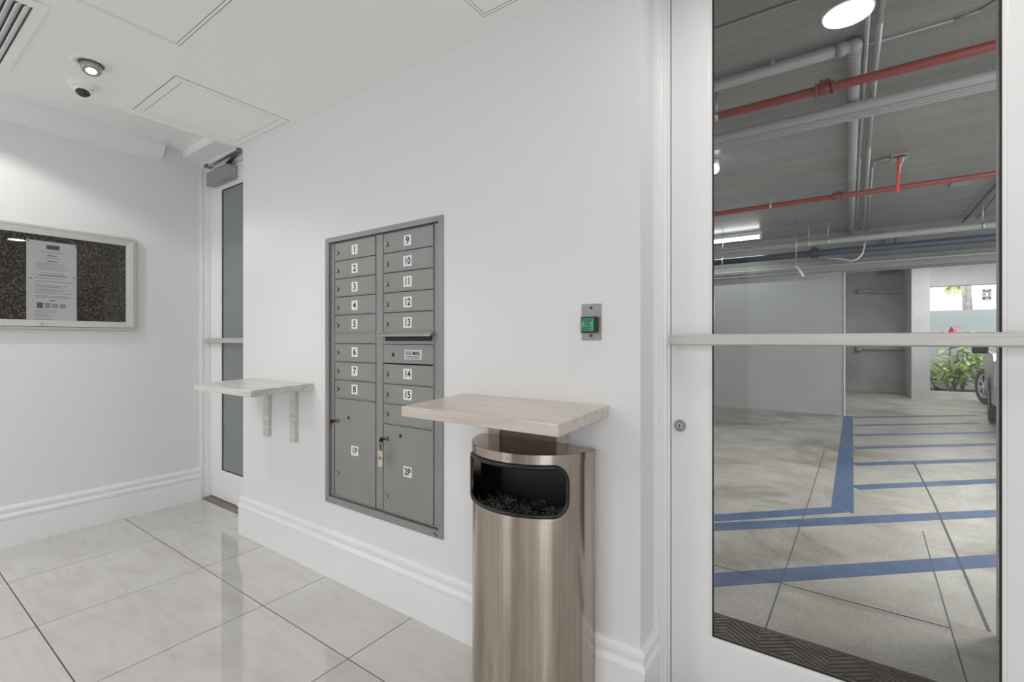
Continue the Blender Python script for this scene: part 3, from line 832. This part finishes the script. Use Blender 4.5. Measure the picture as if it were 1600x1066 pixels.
downlight((1.15, -1.2, ZC), 10, 'added unseen round fill light toward the back of the lobby, right side')

# dome camera
sc_ = thing('security_camera', 'white dome security camera with a dark lens beside the spotlight', 'camera', (-2.897, .648, ZC))
c = (-2.897, .648, ZC)
MB().lathe([(.056, ZC), (.057, ZC-.006), (.053, ZC-.013), (.043, ZC-.019), (.030, ZC-.022), (0, ZC-.023)], c, 40).build('mount', 'white_plastic', sc_)
ax = Euler((-.10, -.36, 0)).to_matrix()
dz = ZC-.010
MB().lathe([(.034, dz-.004), (.034, dz-.018), (.031, dz-.027), (.027, dz-.032)], (c[0], c[1], dz), 32, ax).build('eye_ball', 'white_plastic', sc_)
MB().lathe([(.0275, dz-.031), (.024, dz-.037), (.014, dz-.041), (0, dz-.042)], (c[0], c[1], dz), 28, ax).build('lens', 'lens_black', sc_)
MB().cyl((-2.868, .676, ZC-.019), (-2.868, .676, ZC-.0205), .0028, 8).build('sensor_hole', 'black_rubber', sc_)

# ================================================================== garage beyond the glass door
ZG = 2.95
gf = struct(MB().box(-6, 4.6, 1.70, 14.05, -.12, 0).build('floor_garage', 'garage_floor_concrete'), 'stained concrete garage floor with blue painted lines')
struct(MB().box(-6, 4.6, 1.75, 13.1, ZG, ZG+.25).box(-6, 1.48, 13.1, 14.25, ZG, ZG+.25).build('ceiling_garage', 'garage_ceiling_concrete'), 'grey painted concrete garage ceiling')
struct(MB().box(-6.15, -6, 1.70, 14.25, -.05, ZG+.2).build('wall_garage_left', 'garage_white'))
struct(MB().box(.515, .66, 1.75, 2.69, 0, ZG).build('wall_garage_stub', 'garage_column'), 'short pale wall stub just outside the glass door')
struct(MB().box(-6, .042, 9.2, 9.36, 0, 2.31).build('wall_garage_partition', 'garage_white'), 'pale painted partition wall across the garage')
struct(MB().box(.036, .052, 9.17, 9.37, 0, 2.30).build('trim_4', 'white_plastic'), 'white corner bead on the partition wall')
struct(MB().box(-6, 4.6, 9.24, 9.36, 2.48, ZG).build('wall_garage_upper', 'beam_concrete'), 'pale wall above the concrete beam')
struct(MB().box(-6, 4.6, 9.08, 9.50, 2.31, 2.485).build('trim_5', 'beam_concrete'), 'grey concrete beam across the garage')
struct(MB().box(-.2, 1.48, 14.0, 14.2, 0, ZG).box(-.2, -.05, 9.36, 14.0, 0, ZG).build('wall_garage_back', 'garage_grey'), 'stained grey concrete wall at the back of the garage')
struct(MB().box(1.19, 1.478, 12.70, 14.0, 0, ZG).build('wall_garage_column', 'garage_column'), 'pale square column beside the garden opening')
struct(MB().box(1.478, 4.6, 12.85, 13.1, 2.31, ZG).build('wall_garage_header', 'garage_column'), 'pale header beam over the garden opening')

# painted lines (flat paint, 1 mm)
def stripe(p0, p1, wd, name='painted_line', ext0=0.0, ext1=0.0):
    a, c = Vector((*p0, 0)), Vector((*p1, 0)); d = (c-a).normalized()
    a = a - d*ext0; c = c + d*ext1
    o = MB().bar((a.x, a.y, .0006), (c.x, c.y, .0006), wd, .0012).build(name, 'blue_paint', gf)
    o['label'] = 'blue painted floor line'
stripe((-.53, 2.505), (.685, 3.61), .128, ext0=.8, ext1=.9)
stripe((-.68, 3.215), (.875, 4.595), .122, ext0=.8, ext1=.9)
stripe((-.715, 3.375), (-.005, 4.07), .115, ext0=.6)
MB().add([(-.06, 4.10, .0013), (.072, 4.02, .0013), (.150, 9.2, .0013), (.03, 9.2, .0013)], [(0, 1, 2, 3)]).build('painted_line', 'blue_paint', gf)['label'] = 'wide blue painted bay edge line'
for p0, p1 in (((.085, 4.745), (1.07, 5.65)), ((.10, 5.63), (1.26, 6.645)), ((.115, 6.49), (1.45, 7.655)), ((.13, 7.36), (1.635, 8.63)), ((.142, 8.20), (1.25, 9.15)), ((.15, 9.06), (1.4, 10.12))):
    stripe(p0, p1, .115, ext1=.5)
# saw cuts and cracks in the slab
def crack(pts, wd):
    q = MB()
    for a, c in zip(pts, pts[1:]): q.bar((*a, .0010), (*c, .0010), wd, .0020)
    q.build('slab_joint', 'panel_gap', gf)
crack([(-.15, 6.2), (-.16, 5.69), (-.20, 4.1), (-.265, 1.98)], .005)
crack([(.585, 6.08), (.56, 4.6), (.53, 3.6), (.50, 2.72)], .011)
crack([(.42, 3.9), (.40, 3.38), (.355, 2.1)], .004)
crack([(-.9, 2.70), (-.57, 2.68), (-.1, 2.66), (.37, 2.655)], .003)

# ribbed door mat
mt = thing('door_mat', 'dark brown ribbed rubber door mat just outside the glass door', 'door mat', (-.05, 1.96, 0))
mx0, mx1, my0, my1 = -.62, .33, 1.71, 2.205
MB().box(mx0, mx1, my0, my1, 0, .006).build('mat_base', 'mat_rubber', mt, bevel=.002)
MB().box(mx0, mx1, my1-.026, my1-.018, .006, .0085).box(mx0, mx1, my1-.012, my1-.006, .006, .008).build('mat_border', 'mat_rib', mt)
q = MB(); pitch = .026; bw = .118
nb_ = int((mx1-mx0)/bw)
for bcol in range(nb_):
    xa = mx0 + bcol*bw; xb = xa + bw
    up = 1 if bcol % 2 else -1
    for k in range(-6, 26):
        ya = my0 + k*pitch; yb_ = ya + up*bw*.75
        # clip to the mat
        lo, hi = my0+.005, my1-.030
        pts = [(xa, ya), (xb, yb_)]
        if max(ya, yb_) < lo or min(ya, yb_) > hi: continue
        def at(yq): return xa + (yq-ya)/(yb_-ya)*bw
        P0, P1 = pts
        if P0[1] < lo: P0 = (at(lo), lo)
        if P0[1] > hi: P0 = (at(hi), hi)
        if P1[1] < lo: P1 = (at(lo), lo)
        if P1[1] > hi: P1 = (at(hi), hi)
        if math.dist(P0, P1) < .008: continue
        q.bar((*P0, .0075), (*P1, .0075), .012, .005)
o = q.build('mat_ribs', 'mat_rib', mt); o['kind'] = 'stuff'

# overhead pipes running across the garage
def xpipe(name, label, y, z, r, mat, x0=-6, x1=4.6, grp=None, couplings=(), rods=(), n=14):
    p = thing(name, label, 'pipe', ((x0+x1)/2, y, z), grp)
    MB().cyl((x0, y, z), (x1, y, z), r, n).build('pipe_run', mat, p)
    for x in couplings:
        q = MB().cyl((x-.05, y, z), (x+.05, y, z), r*1.28, n).cyl((x-.050, y, z), (x-.036, y, z), r*1.6, n).cyl((x+.036, y, z), (x+.050, y, z), r*1.6, n)
        q.box(x-.03, x+.03, y-.012, y+.012, z+r, z+r*2.0).build('coupling', mat, p)
    for x in rods:
        h = MB().cyl((x, y, z+r*.9), (x, y, ZG), .006, 6)
        h.cyl((x-.012, y, z), (x+.012, y, z), r*1.12, n).build('hanger', 'galvanised', p)
    return p
xpipe('sprinkler_pipe', 'nearest red sprinkler pipe under the garage ceiling', 3.54, 2.78, .0275, 'red_pipe_paint', grp='red sprinkler pipes', couplings=(-.085,), rods=(-.72, 1.2))
xpipe('sprinkler_pipe', 'farther red sprinkler pipe under the garage ceiling', 6.26, 2.78, .0275, 'red_pipe_paint', grp='red sprinkler pipes', couplings=(-.03,), rods=(-.68, 1.5))
# short upright stubs on the red pipes
xpipe('water_pipe', 'thick pale grey pipe just past the nearest red pipe', 4.03, 2.82, .034, 'grey_pipe_paint', rods=(-2.5, 2.2))
for k, (dy, dz) in enumerate(((.085, -.005), (.125, -.008), (.165, -.010))):
    xpipe('conduit', ('first', 'second', 'third')[k] + ' thin grey conduit beside the thick grey pipe, counted away from the door', 4.03+dy, 2.815+dz, .013, 'grey_pipe_paint', grp='thin grey conduits beside the thick pipe', n=10)
xpipe('water_pipe', 'grey pipe directly above the dark blue pipe near the beam', 8.10, 2.62, .042, 'grey_pipe_paint', rods=(-.547, -.386, -.153, 1.434))
xpipe('water_pipe', 'dark blue pipe in front of the concrete beam', 8.34, 2.50, .050, 'blue_pipe_paint', couplings=(-.33,), rods=(-1.6, 1.9))
xpipe('conduit', 'thin grey conduit along the lower edge of the beam', 9.02, 2.40, .018, 'grey_pipe_paint', n=10)
# drain pipe with an elbow
dr = thing('drain_pipe', 'grey drain pipe turning a corner under the ceiling near the round lamp', 'pipe', (-2.9, 3.35, 2.90))
MB().cyl((-6, 3.35, 2.90), (.05, 3.35, 2.90), .034, 16).ball((.062, 3.35, 2.90), .040, 16, 8).cyl((.062, 3.35, 2.90), (.13, 9.2, 2.90), .034, 16).build('pipe_run', 'grey_pipe_paint', dr)
MB().cyl((-.02, 3.35, 2.90), (.02, 3.35, 2.90), .039, 16).cyl((.062, 3.39, 2.90), (.062, 3.43, 2.90), .039, 16).cyl((.093, 6.0, 2.90), (.094, 6.08, 2.90), .039, 16).build('pipe_collar', 'grey_pipe_paint', dr)
MB().box(-.36, -.34, 3.315, 3.385, 2.90, ZG).build('hanger', 'galvanised', dr)
def conduit(label, pts, r=.013):
    o = MB().tube(pts, r, 8).build('conduit', 'galvanised', loc=pts[0])
    tag(o, label, 'conduit', 'steel conduits running away along the ceiling')
conduit('steel conduit next to the drain pipe, running away from the door', [(.112, 1.76, 2.915), (.115, 3.0, 2.915), (.141, 5.5, 2.915), (.195, 9.1, 2.915)], .012)
conduit('thicker steel conduit, second to the right of the drain pipe', [(.165, 1.76, 2.912), (.17, 3.2, 2.912), (.178, 3.9, 2.912), (.20, 5.2, 2.912), (.283, 9.1, 2.912)], .016)
conduit('short steel conduit bending toward the ceiling box with the red reflection', [(.40, 5.72, 2.93), (.27, 5.72, 2.93), (.25, 5.85, 2.915), (.335, 9.1, 2.915)], .011)
for y, x0, x1, nm in ((2.81, -6, .10, 'thin wire conduit crossing the ceiling nearest the door'), (3.47, -6, .50, 'thin wire conduit behind the drain pipe elbow')):
    o = MB().cyl((x0, y, 2.943), (x1, y, 2.943), .007, 8).build('conduit', 'grey_pipe_paint', loc=(0, y, 2.938)); tag(o, nm, 'conduit')
o = MB().tube([(.50, 3.47, 2.943), (.60, 3.45, 2.943), (.66, 3.39, 2.943), (.69, 3.28, 2.943), (.70, 2.9, 2.943), (.70, 2.2, 2.943)], .007, 8).build('conduit', 'grey_pipe_paint', loc=(.6, 3.4, 2.943)); tag(o, 'thin conduit curving toward the door at the right of the glass', 'conduit')
# flexible conduit, boxes, sensor below the pipes
o = MB().tube([(.27, 8.2, 2.60), (.262, 8.2, 2.50), (.24, 8.2, 2.41), (.19, 8.2, 2.35), (.12, 8.2, 2.325), (.0, 8.2, 2.37), (-.19, 8.2, 2.40)], .014, 8).build('flexible_conduit', 'galvanised', loc=(.2, 8.2, 2.4))
tag(o, 'curved pale flexible conduit hanging below the dark blue pipe', 'conduit')
o = thing('hanging_sensor', 'small white tube hanging on a thin wire below the pipes', 'sensor', (-.54, 8.0, 2.30))
MB().cyl((-.54, 8.0, 2.30), (-.54, 8.0, ZG), .005, 6).build('wire', 'galvanised', o)
MB().cyl((-.535, 8.0, 2.29), (-.45, 8.0, 2.13), .018, 10).build('tube', 'white_plastic', o)
for x0, x1, z0, z1, nm in ((.49, .56, 2.80, 2.86, 'smallest'), (.54, .66, 2.66, 2.78, 'left of the two larger'), (.68, .80, 2.67, 2.79, 'right of the two larger')):
    o = MB().box(x0, x1, 9.14, 9.24, z0, z1).build('electrical_box', 'steel_dark', loc=((x0+x1)/2, 9.2, z0), bevel=.004); tag(o, 'the ' + nm + ' dark electrical boxes above the beam' if 'two' in nm else 'smallest of the three dark electrical boxes above the beam', 'electrical box', 'dark electrical boxes above the beam')
o = thing('ceiling_box', 'pale ceiling box with a red glass reflection modelled as a hanging strip', 'ceiling box', (.445, 5.72, ZG))
MB().box(.385, .505, 5.66, 5.78, ZG-.045, ZG).build('box_body', 'grey_pipe_paint', o, bevel=.004)
MB().box(.395, .495, 5.652, 5.66, ZG-.040, ZG-.028).build('box_slot', 'black_rubber', o)
MB().tube([(.44, 5.65, ZG-.045), (.437, 5.65, 2.80), (.432, 5.65, 2.70), (.428, 5.65, 2.585)], .012, 8).build('red_reflection', 'reflection_red', o)  # solid red tube stands for a reflection in the door glass
MB().tube([(.475, 5.65, ZG-.045), (.47, 5.65, ZG-.08), (.45, 5.65, 2.82), (.445, 5.65, 2.76)], .006, 6).build('white_wire', 'white_plastic', o)
# dark cable run and trapeze at the right
o = MB().tube([(1.36, 5.5, 2.91), (1.385, 7.34, 2.90), (1.415, 8.71, 2.90), (1.43, 9.2, 2.90)], .016, 8).build('cable_run', 'black_rubber', loc=(1.4, 7.3, 2.9)); tag(o, 'dark cable running along the ceiling at the right', 'cable')
o = MB().tube([(1.45, 6.8, 2.92), (1.52, 8.2, 2.92), (1.57, 9.2, 2.92)], .008, 6).build('cable_run', 'black_rubber', loc=(1.5, 8, 2.92)); tag(o, 'thinner dark cable beside the thick cable at the right', 'cable')
# small vent cover on the ceiling
o = thing('ceiling_vent', 'small dark slotted vent in the bright part of the garage ceiling', 'vent', (1.095, 7.12, ZG))
MB().box(.99, 1.20, 7.03, 7.21, ZG-.012, ZG).build('vent_frame', 'steel_dark', o, bevel=.003)
for i in range(4): MB().box(1.0, 1.19, 7.045+i*.04, 7.065+i*.04, ZG-.016, ZG-.012).build('slat', 'grey_pipe_paint', o)

# garage lamps
o = thing('fluorescent_lamp', 'fluorescent tube lamp on the ceiling in front of the beam', 'ceiling light', (-1.66, 8.46, ZG))
MB().box(-2.27, -1.05, 8.40, 8.53, ZG-.06, ZG).build('lamp_housing', 'white_plastic', o, bevel=.004)
MB().cyl((-2.25, 8.44, ZG-.085), (-1.07, 8.44, ZG-.085), .019, 12).build('tube_lamp', 'tube_glow', o)
MB().cyl((-2.25, 8.50, ZG-.085), (-1.07, 8.50, ZG-.085), .019, 12).build('tube_lamp', 'tube_glow', o)
MB().box(-1.07, -1.045, 8.41, 8.52, ZG-.11, ZG-.055).box(-2.275, -2.25, 8.41, 8.52, ZG-.11, ZG-.055).build('lamp_holder', 'white_plastic', o)
arealight('lamp_light', (-1.66, 8.47, ZG-.12), (0, 0, 0), 1.2, 6, (.99, 1, .985), o, 'RECTANGLE', .1)
o = thing('jar_lamp', 'small round bulb lamp on the garage ceiling at the edge of the glass', 'ceiling light', (-1.01, 4.86, ZG))
MB().cyl((-1.01, 4.86, ZG), (-1.01, 4.86, ZG-.05), .045, 16).build('lamp_base', 'white_plastic', o)
MB().ball((-1.01, 4.86, ZG-.085), .048, 16, 10).build('bulb', 'garage_glow', o)
arealight('lamp_light', (-1.01, 4.86, ZG-.14), (0, 0, 0), .09, 14, (1, .97, .92), o)
# unseen tube lights added to brighten the garage floor and back wall
for x, y, pw, nm in ((1.6, 11.3, 42, 'added unseen tube light beyond the concrete beam'), (2.2, 4.4, 85, 'added unseen tube light over the parking bays to the right'), (-2.6, 4.7, 14, 'added unseen tube light over the parking bays to the left')):
    o = thing('fluorescent_lamp', nm, 'ceiling light', (x, y, ZG))
    MB().box(x-.6, x+.6, y-.065, y+.065, ZG-.06, ZG).build('lamp_housing', 'white_plastic', o, bevel=.004)
    MB().cyl((x-.59, y, ZG-.085), (x+.59, y, ZG-.085), .019, 12).build('tube_lamp', 'tube_glow', o)
    arealight('lamp_light', (x, y, ZG-.12), (0, 0, 0), 1.2, pw, (1, .985, .95), o, 'RECTANGLE', .1)

# pipes and bars on the back wall
def wallpipe(name, label, cat, p0, p1, r, mat):
    o = MB().cyl(p0, p1, r, 10).build(name, mat, loc=p0); tag(o, label, cat)
wallpipe('wall_pipe', 'dark pipe high on the back garage wall', 'pipe', (.70, 13.93, 2.78), (1.12, 13.93, 2.80), .045, 'steel_dark')
wallpipe('wall_pipe', 'pale pipe on the back garage wall, upper left one', 'pipe', (.30, 13.93, 2.37), (.60, 13.93, 2.375), .05, 'grey_pipe_paint')
wallpipe('wall_pipe', 'pale pipe on the back garage wall, lower right one', 'pipe', (.60, 13.90, 2.34), (1.12, 13.90, 2.31), .035, 'garage_grey')
o = thing('barrier_bar', 'dark horizontal bar across the back garage wall below eye level', 'bar', (.74, 13.93, 1.02))
MB().bar((.33, 13.95, 1.02), (1.16, 13.95, 1.02), .06, .05).build('bar', 'steel_dark', o)
MB().box(.29, .41, 13.90, 14.0, .95, 1.08).build('bar_mount', 'steel_dark', o, bevel=.01)

# ------------------------------------------------------------------ garden beyond the opening
struct(MB().box(1.30, 12, 14.05, 14.15, -.1, .07).build('trim_6', 'garage_column'), 'low concrete kerb of the planting bed')
struct(MB().box(1.30, 12, 14.15, 15.4, -.1, .04).build('floor_planting_bed', 'soil'), 'dark soil of the planting bed')
struct(MB().box(-1, 14, 15.4, 15.55, -.1, 1.93).build('wall_garden', 'garden_wall_paint'), 'pale blue-grey garden wall')
struct(MB().box(1.0, 14, 15.55, 19, -.1, 0).build('floor_garden', 'asphalt_ground'))
struct(MB().box(-6, 18, 19, 19.3, -.1, 9).build('wall_building', 'building_white'), 'bright white building wall beyond the garden wall')
struct(MB().box(4.6, 14, 1.7, 15.4, -.12, -.002).build('floor_driveway', 'asphalt_ground'))
o = thing('wall_sconce', 'square wall lamp on the bright white building', 'wall lamp', (3.44, 19, 2.4))
MB().box(3.36, 3.40, 18.92, 19, 2.40, 2.67).box(3.48, 3.52, 18.92, 19, 2.40, 2.67).box(3.36, 3.52, 18.92, 19, 2.63, 2.67).box(3.36, 3.52, 18.92, 19, 2.40, 2.44).build('sconce_frame', 'closer_paint', o)
MB().box(3.41, 3.47, 18.94, 19, 2.47, 2.60).build('sconce_glass', 'white_plastic', o)

# leaves share two meshes; every leaf is an object of its own
def leafmesh(name, L, wd, fold, mat, curl=.2, n=6):
    vs = []; fs = []
    for i in range(n+1):
        t = i/n; w_ = wd*math.sin(math.pi*min(1, t*.93+.05))**.8 * (1 if i < n else .05)
        z = -curl*L*t*t
        vs += [(-w_, L*t, z + fold*w_), (0, L*t, z), (w_, L*t, z + fold*w_)]
    for i in range(n):
        for j in range(2): a = i*3+j; fs.append((a, a+1, a+4, a+3))
    me = bpy.data.meshes.new(name); me.from_pydata(vs, [], fs); me.materials.append(MATS[mat])
    me.polygons.foreach_set('use_smooth', [True]*len(me.polygons))
    return me
LM = {'green': leafmesh('leaf_green', .20, .042, .35, 'leaf_green'), 'lime': leafmesh('leaf_lime', .18, .040, .35, 'leaf_lime'),
      'pink': leafmesh('leaf_pink', .34, .040, .3, 'leaf_pink', .35), 'frond': leafmesh('leaflet', .42, .022, .5, 'leaf_lime', .3)}
rl = random.Random(11)
def put_leaf(root, kind, pos, yaw, pitch, sc=1.0, roll=0.0):
    o = bpy.data.objects.new('leaf', LM[kind]); COL.objects.link(o); o.parent = root
    o.location = Vector(pos) - BASE[root.name]; o.rotation_euler = Euler((pitch, roll, yaw)); o.scale = (sc, sc, sc)
    BASE[o.name] = BASE[root.name]
def shrub(label, c, h, rad, n, kinds, stems=4):
    s = thing('garden_shrub', label, 'shrub', c, 'shrubs in the planting bed')
    tips = []
    for i in range(stems):
        a = 2*math.pi*i/stems + rl.uniform(-.4, .4)
        top = (c[0] + rad*.6*math.cos(a), c[1] + rad*.5*math.sin(a), c[2] + h*rl.uniform(.7, .95))
        mid = (c[0] + rad*.25*math.cos(a), c[1] + rad*.2*math.sin(a), c[2] + h*.45)
        MB().tube([c, mid, top], .012, 6).build('stem', 'stem_brown', s); tips += [mid, top]
    for i in range(n):
        t = rl.choice(tips)
        p = (t[0] + rl.gauss(0, rad*.36), t[1] + rl.gauss(0, rad*.30), max(c[2]+.04, t[2] + rl.gauss(0, h*.20)))
        put_leaf(s, rl.choice(kinds), p, rl.uniform(0, 2*math.pi), rl.uniform(-.6, .9), rl.uniform(.75, 1.35), rl.uniform(-.5, .5))
    return s
shrub('low lime green shrub beside the column', (1.80, 14.55, .04), .50, .28, 70, ['green', 'lime', 'lime'])
shrub('tallest green shrub in the middle of the planting bed', (2.30, 14.85, .04), 1.05, .40, 110, ['green', 'green', 'lime'], 5)
shrub('yellow green shrub in front of the tallest shrub', (2.10, 14.45, .04), .68, .26, 70, ['lime', 'lime', 'green'])
shrub('green shrub partly behind the car wheel', (2.62, 14.75, .04), .95, .32, 80, ['green', 'lime'])
ti = thing('cordyline', 'pink leaved cordyline plant standing over the green shrubs', 'plant', (2.03, 14.72, .04))
MB().tube([(2.03, 14.72, .04), (2.05, 14.70, .7), (2.07, 14.70, 1.22)], .013, 6).build('stem', 'stem_brown', ti)
for i in range(11):
    put_leaf(ti, 'pink', (2.07, 14.70, 1.05 + .018*i), i*2.4 + .3, .35 + .09*i, rl.uniform(.85, 1.25))
for i in range(7):
    put_leaf(ti, 'pink', (2.06, 14.70, .55 + .05*i), i*2.4, .3, rl.uniform(.6, .85))
pm = thing('palm_tree', 'palm tree between the garden wall and the white building', 'palm tree', (2.78, 17.3, 0))
MB().tube([(2.78, 17.3, 0), (2.77, 17.3, 2.0), (2.72, 17.3, 3.2), (2.68, 17.3, 4.2)], .10, 12).build('trunk', 'palm_bark', pm)
for a in range(9):
    an = a*.7 + .2
    base = Vector((2.68, 17.3, 4.2)); L = 1.7
    dirv = Vector((math.cos(an), math.sin(an), 0)); pts = []
    for i in range(9):
        t = i/8; pts.append(base + dirv*L*t*.8 + Vector((0, 0, .5*t - 1.7*t*t)))
    MB().tube([tuple(p) for p in pts], .012, 5).build('frond_stalk', 'leaf_lime', pm)
    for i in range(2, 9):
        for s_ in (-1, 1): put_leaf(pm, 'frond', pts[i], an - math.pi/2 + s_*1.0, -.5, .9)
# hanging leaf cluster that shows under the header
sp = thing('hanging_frond', 'yellow green frond hanging in front of the bright building', 'frond', (2.28, 15.9, 2.9))
MB().tube([(2.25, 15.9, 4.0), (2.27, 15.9, 3.2), (2.30, 15.9, 2.62)], .014, 6).build('frond_stalk', 'leaf_lime', sp)
for i in range(13):
    a = -1.25 + 2.5*i/12
    put_leaf(sp, 'frond', (2.30 + .02*math.sin(a), 15.9, 2.62), math.atan2(-math.sin(a)*1.0, -.35) , -1.25 + .35*abs(a), .8, a*.5)

# ------------------------------------------------------------------ parked car
car = thing('car', 'grey parked car with alloy wheels at the garden opening', 'car', (2.87, 10.91, 0))
car.rotation_euler = (0, 0, -.1525); BASE[car.name] = Vector((0, 0, 0))
lower = [(-y_, z_) for y_, z_ in [(-2.20, .30), (-2.28, .55), (-2.22, .78), (-2.05, .88), (-1.15, 1.00), (1.95, 1.02), (2.22, .92), (2.28, .60), (2.20, .32),
         (1.78, .30), (1.74, .45), (1.62, .62), (1.45, .70), (1.25, .70), (1.08, .62), (.96, .45), (.92, .28),
         (-.92, .28), (-.96, .45), (-1.08, .62), (-1.25, .70), (-1.45, .70), (-1.62, .62), (-1.74, .45), (-1.78, .30)]]
MB().prism(lower, lambda a, c, t: (t, a, c), -.88, .88).build('body', 'car_paint', car, bevel=.03)
gh = []
for (y, z, wd) in ((-1.05, 1.0, .80), (-.30, 1.46, .62), (.9, 1.50, .62), (1.85, 1.02, .78)): gh.append((-y, z, wd))
vs = [(-wd, y, z) for y, z, wd in gh] + [(wd, y, z) for y, z, wd in gh]
MB().add(vs, [(0,1,2,3), (7,6,5,4), (0,4,5,1), (1,5,6,2), (2,6,7,3), (3,7,4,0)]).build('cabin_glass', 'car_glass', car)
MB().add([(-.64,.36,1.45),(.64,.36,1.45),(.64,-.98,1.49),(-.64,-.98,1.49),(-.60,.28,1.50),(.60,.28,1.50),(.60,-.9,1.54),(-.60,-.9,1.54)], [(0,1,5,4),(1,2,6,5),(2,3,7,6),(3,0,4,7),(4,5,6,7),(3,2,1,0)]).build('roof', 'car_paint', car, bevel=.02)
MB().box(-1.06, -.86, -.10, .06, .98, 1.12).build('side_mirror', 'black_plastic', car, bevel=.03)
MB().box(.86, 1.06, -.10, .06, .98, 1.12).build('side_mirror', 'black_plastic', car, bevel=.03)
for sx in (-1, 1):
    for y in (-1.35, 1.35):
        xo = sx*.90; xi = sx*.68
        st_ = .34 if y > 0 else 0.0
        def turn(m_):
            if st_:
                for i_, p_ in enumerate(m_.v):
                    a_, b_ = p_[0]-(xo+xi)/2, p_[1]-y
                    m_.v[i_] = ((xo+xi)/2 + a_*math.cos(st_) - b_*math.sin(st_), y + a_*math.sin(st_) + b_*math.cos(st_), p_[2])
            return m_
        t = MB()
        n = 36; prof = [(xi, .21), (xi, .30), (xi+sx*.02, .335), (xo-sx*.03, .34), (xo, .315), (xo, .235), (xo-sx*.02, .215)]
        vs = [(px, y + r_*math.cos(2*math.pi*i/n), .34 + r_*math.sin(2*math.pi*i/n)) for px, r_ in prof for i in range(n)]
        fs = [(j*n+i, j*n+(i+1)%n, (j+1)*n+(i+1)%n, (j+1)*n+i) for j in range(len(prof)-1) for i in range(n)]
        ty = turn(t.add(vs, fs, True)).build('tyre', 'tyre_rubber', car)
        rim = MB().cyl((xi, y, .34), (xo-sx*.09, y, .34), .215, 28)
        turn(rim).build('wheel_well', 'black_plastic', ty)
        sp_ = MB()
        for i in range(10):
            a = 2*math.pi*i/10 + (.12 if i % 2 else -.12)
            sp_.bar((xo-sx*.015, y, .34), (xo-sx*.02, y + .215*math.cos(a), .34 + .215*math.sin(a)), .030, .02, (sx, 0, 0))
        sp_.cyl((xo-sx*.04, y, .34), (xo-sx*.005, y, .34), .045, 16)
        vs = [(px, y + r_*math.cos(2*math.pi*i/n), .34 + r_*math.sin(2*math.pi*i/n)) for px, r_ in ((xo-sx*.03, .205), (xo-sx*.005, .208), (xo-sx*.005, .226), (xo-sx*.03, .226)) for i in range(n)]
        sp_.add(vs, [(j*n+i, j*n+(i+1)%n, (j+1)*n+(i+1)%n, (j+1)*n+i) for j in range(3) for i in range(n)], True)
        turn(sp_).build('alloy_rim', 'rim_alloy', ty)
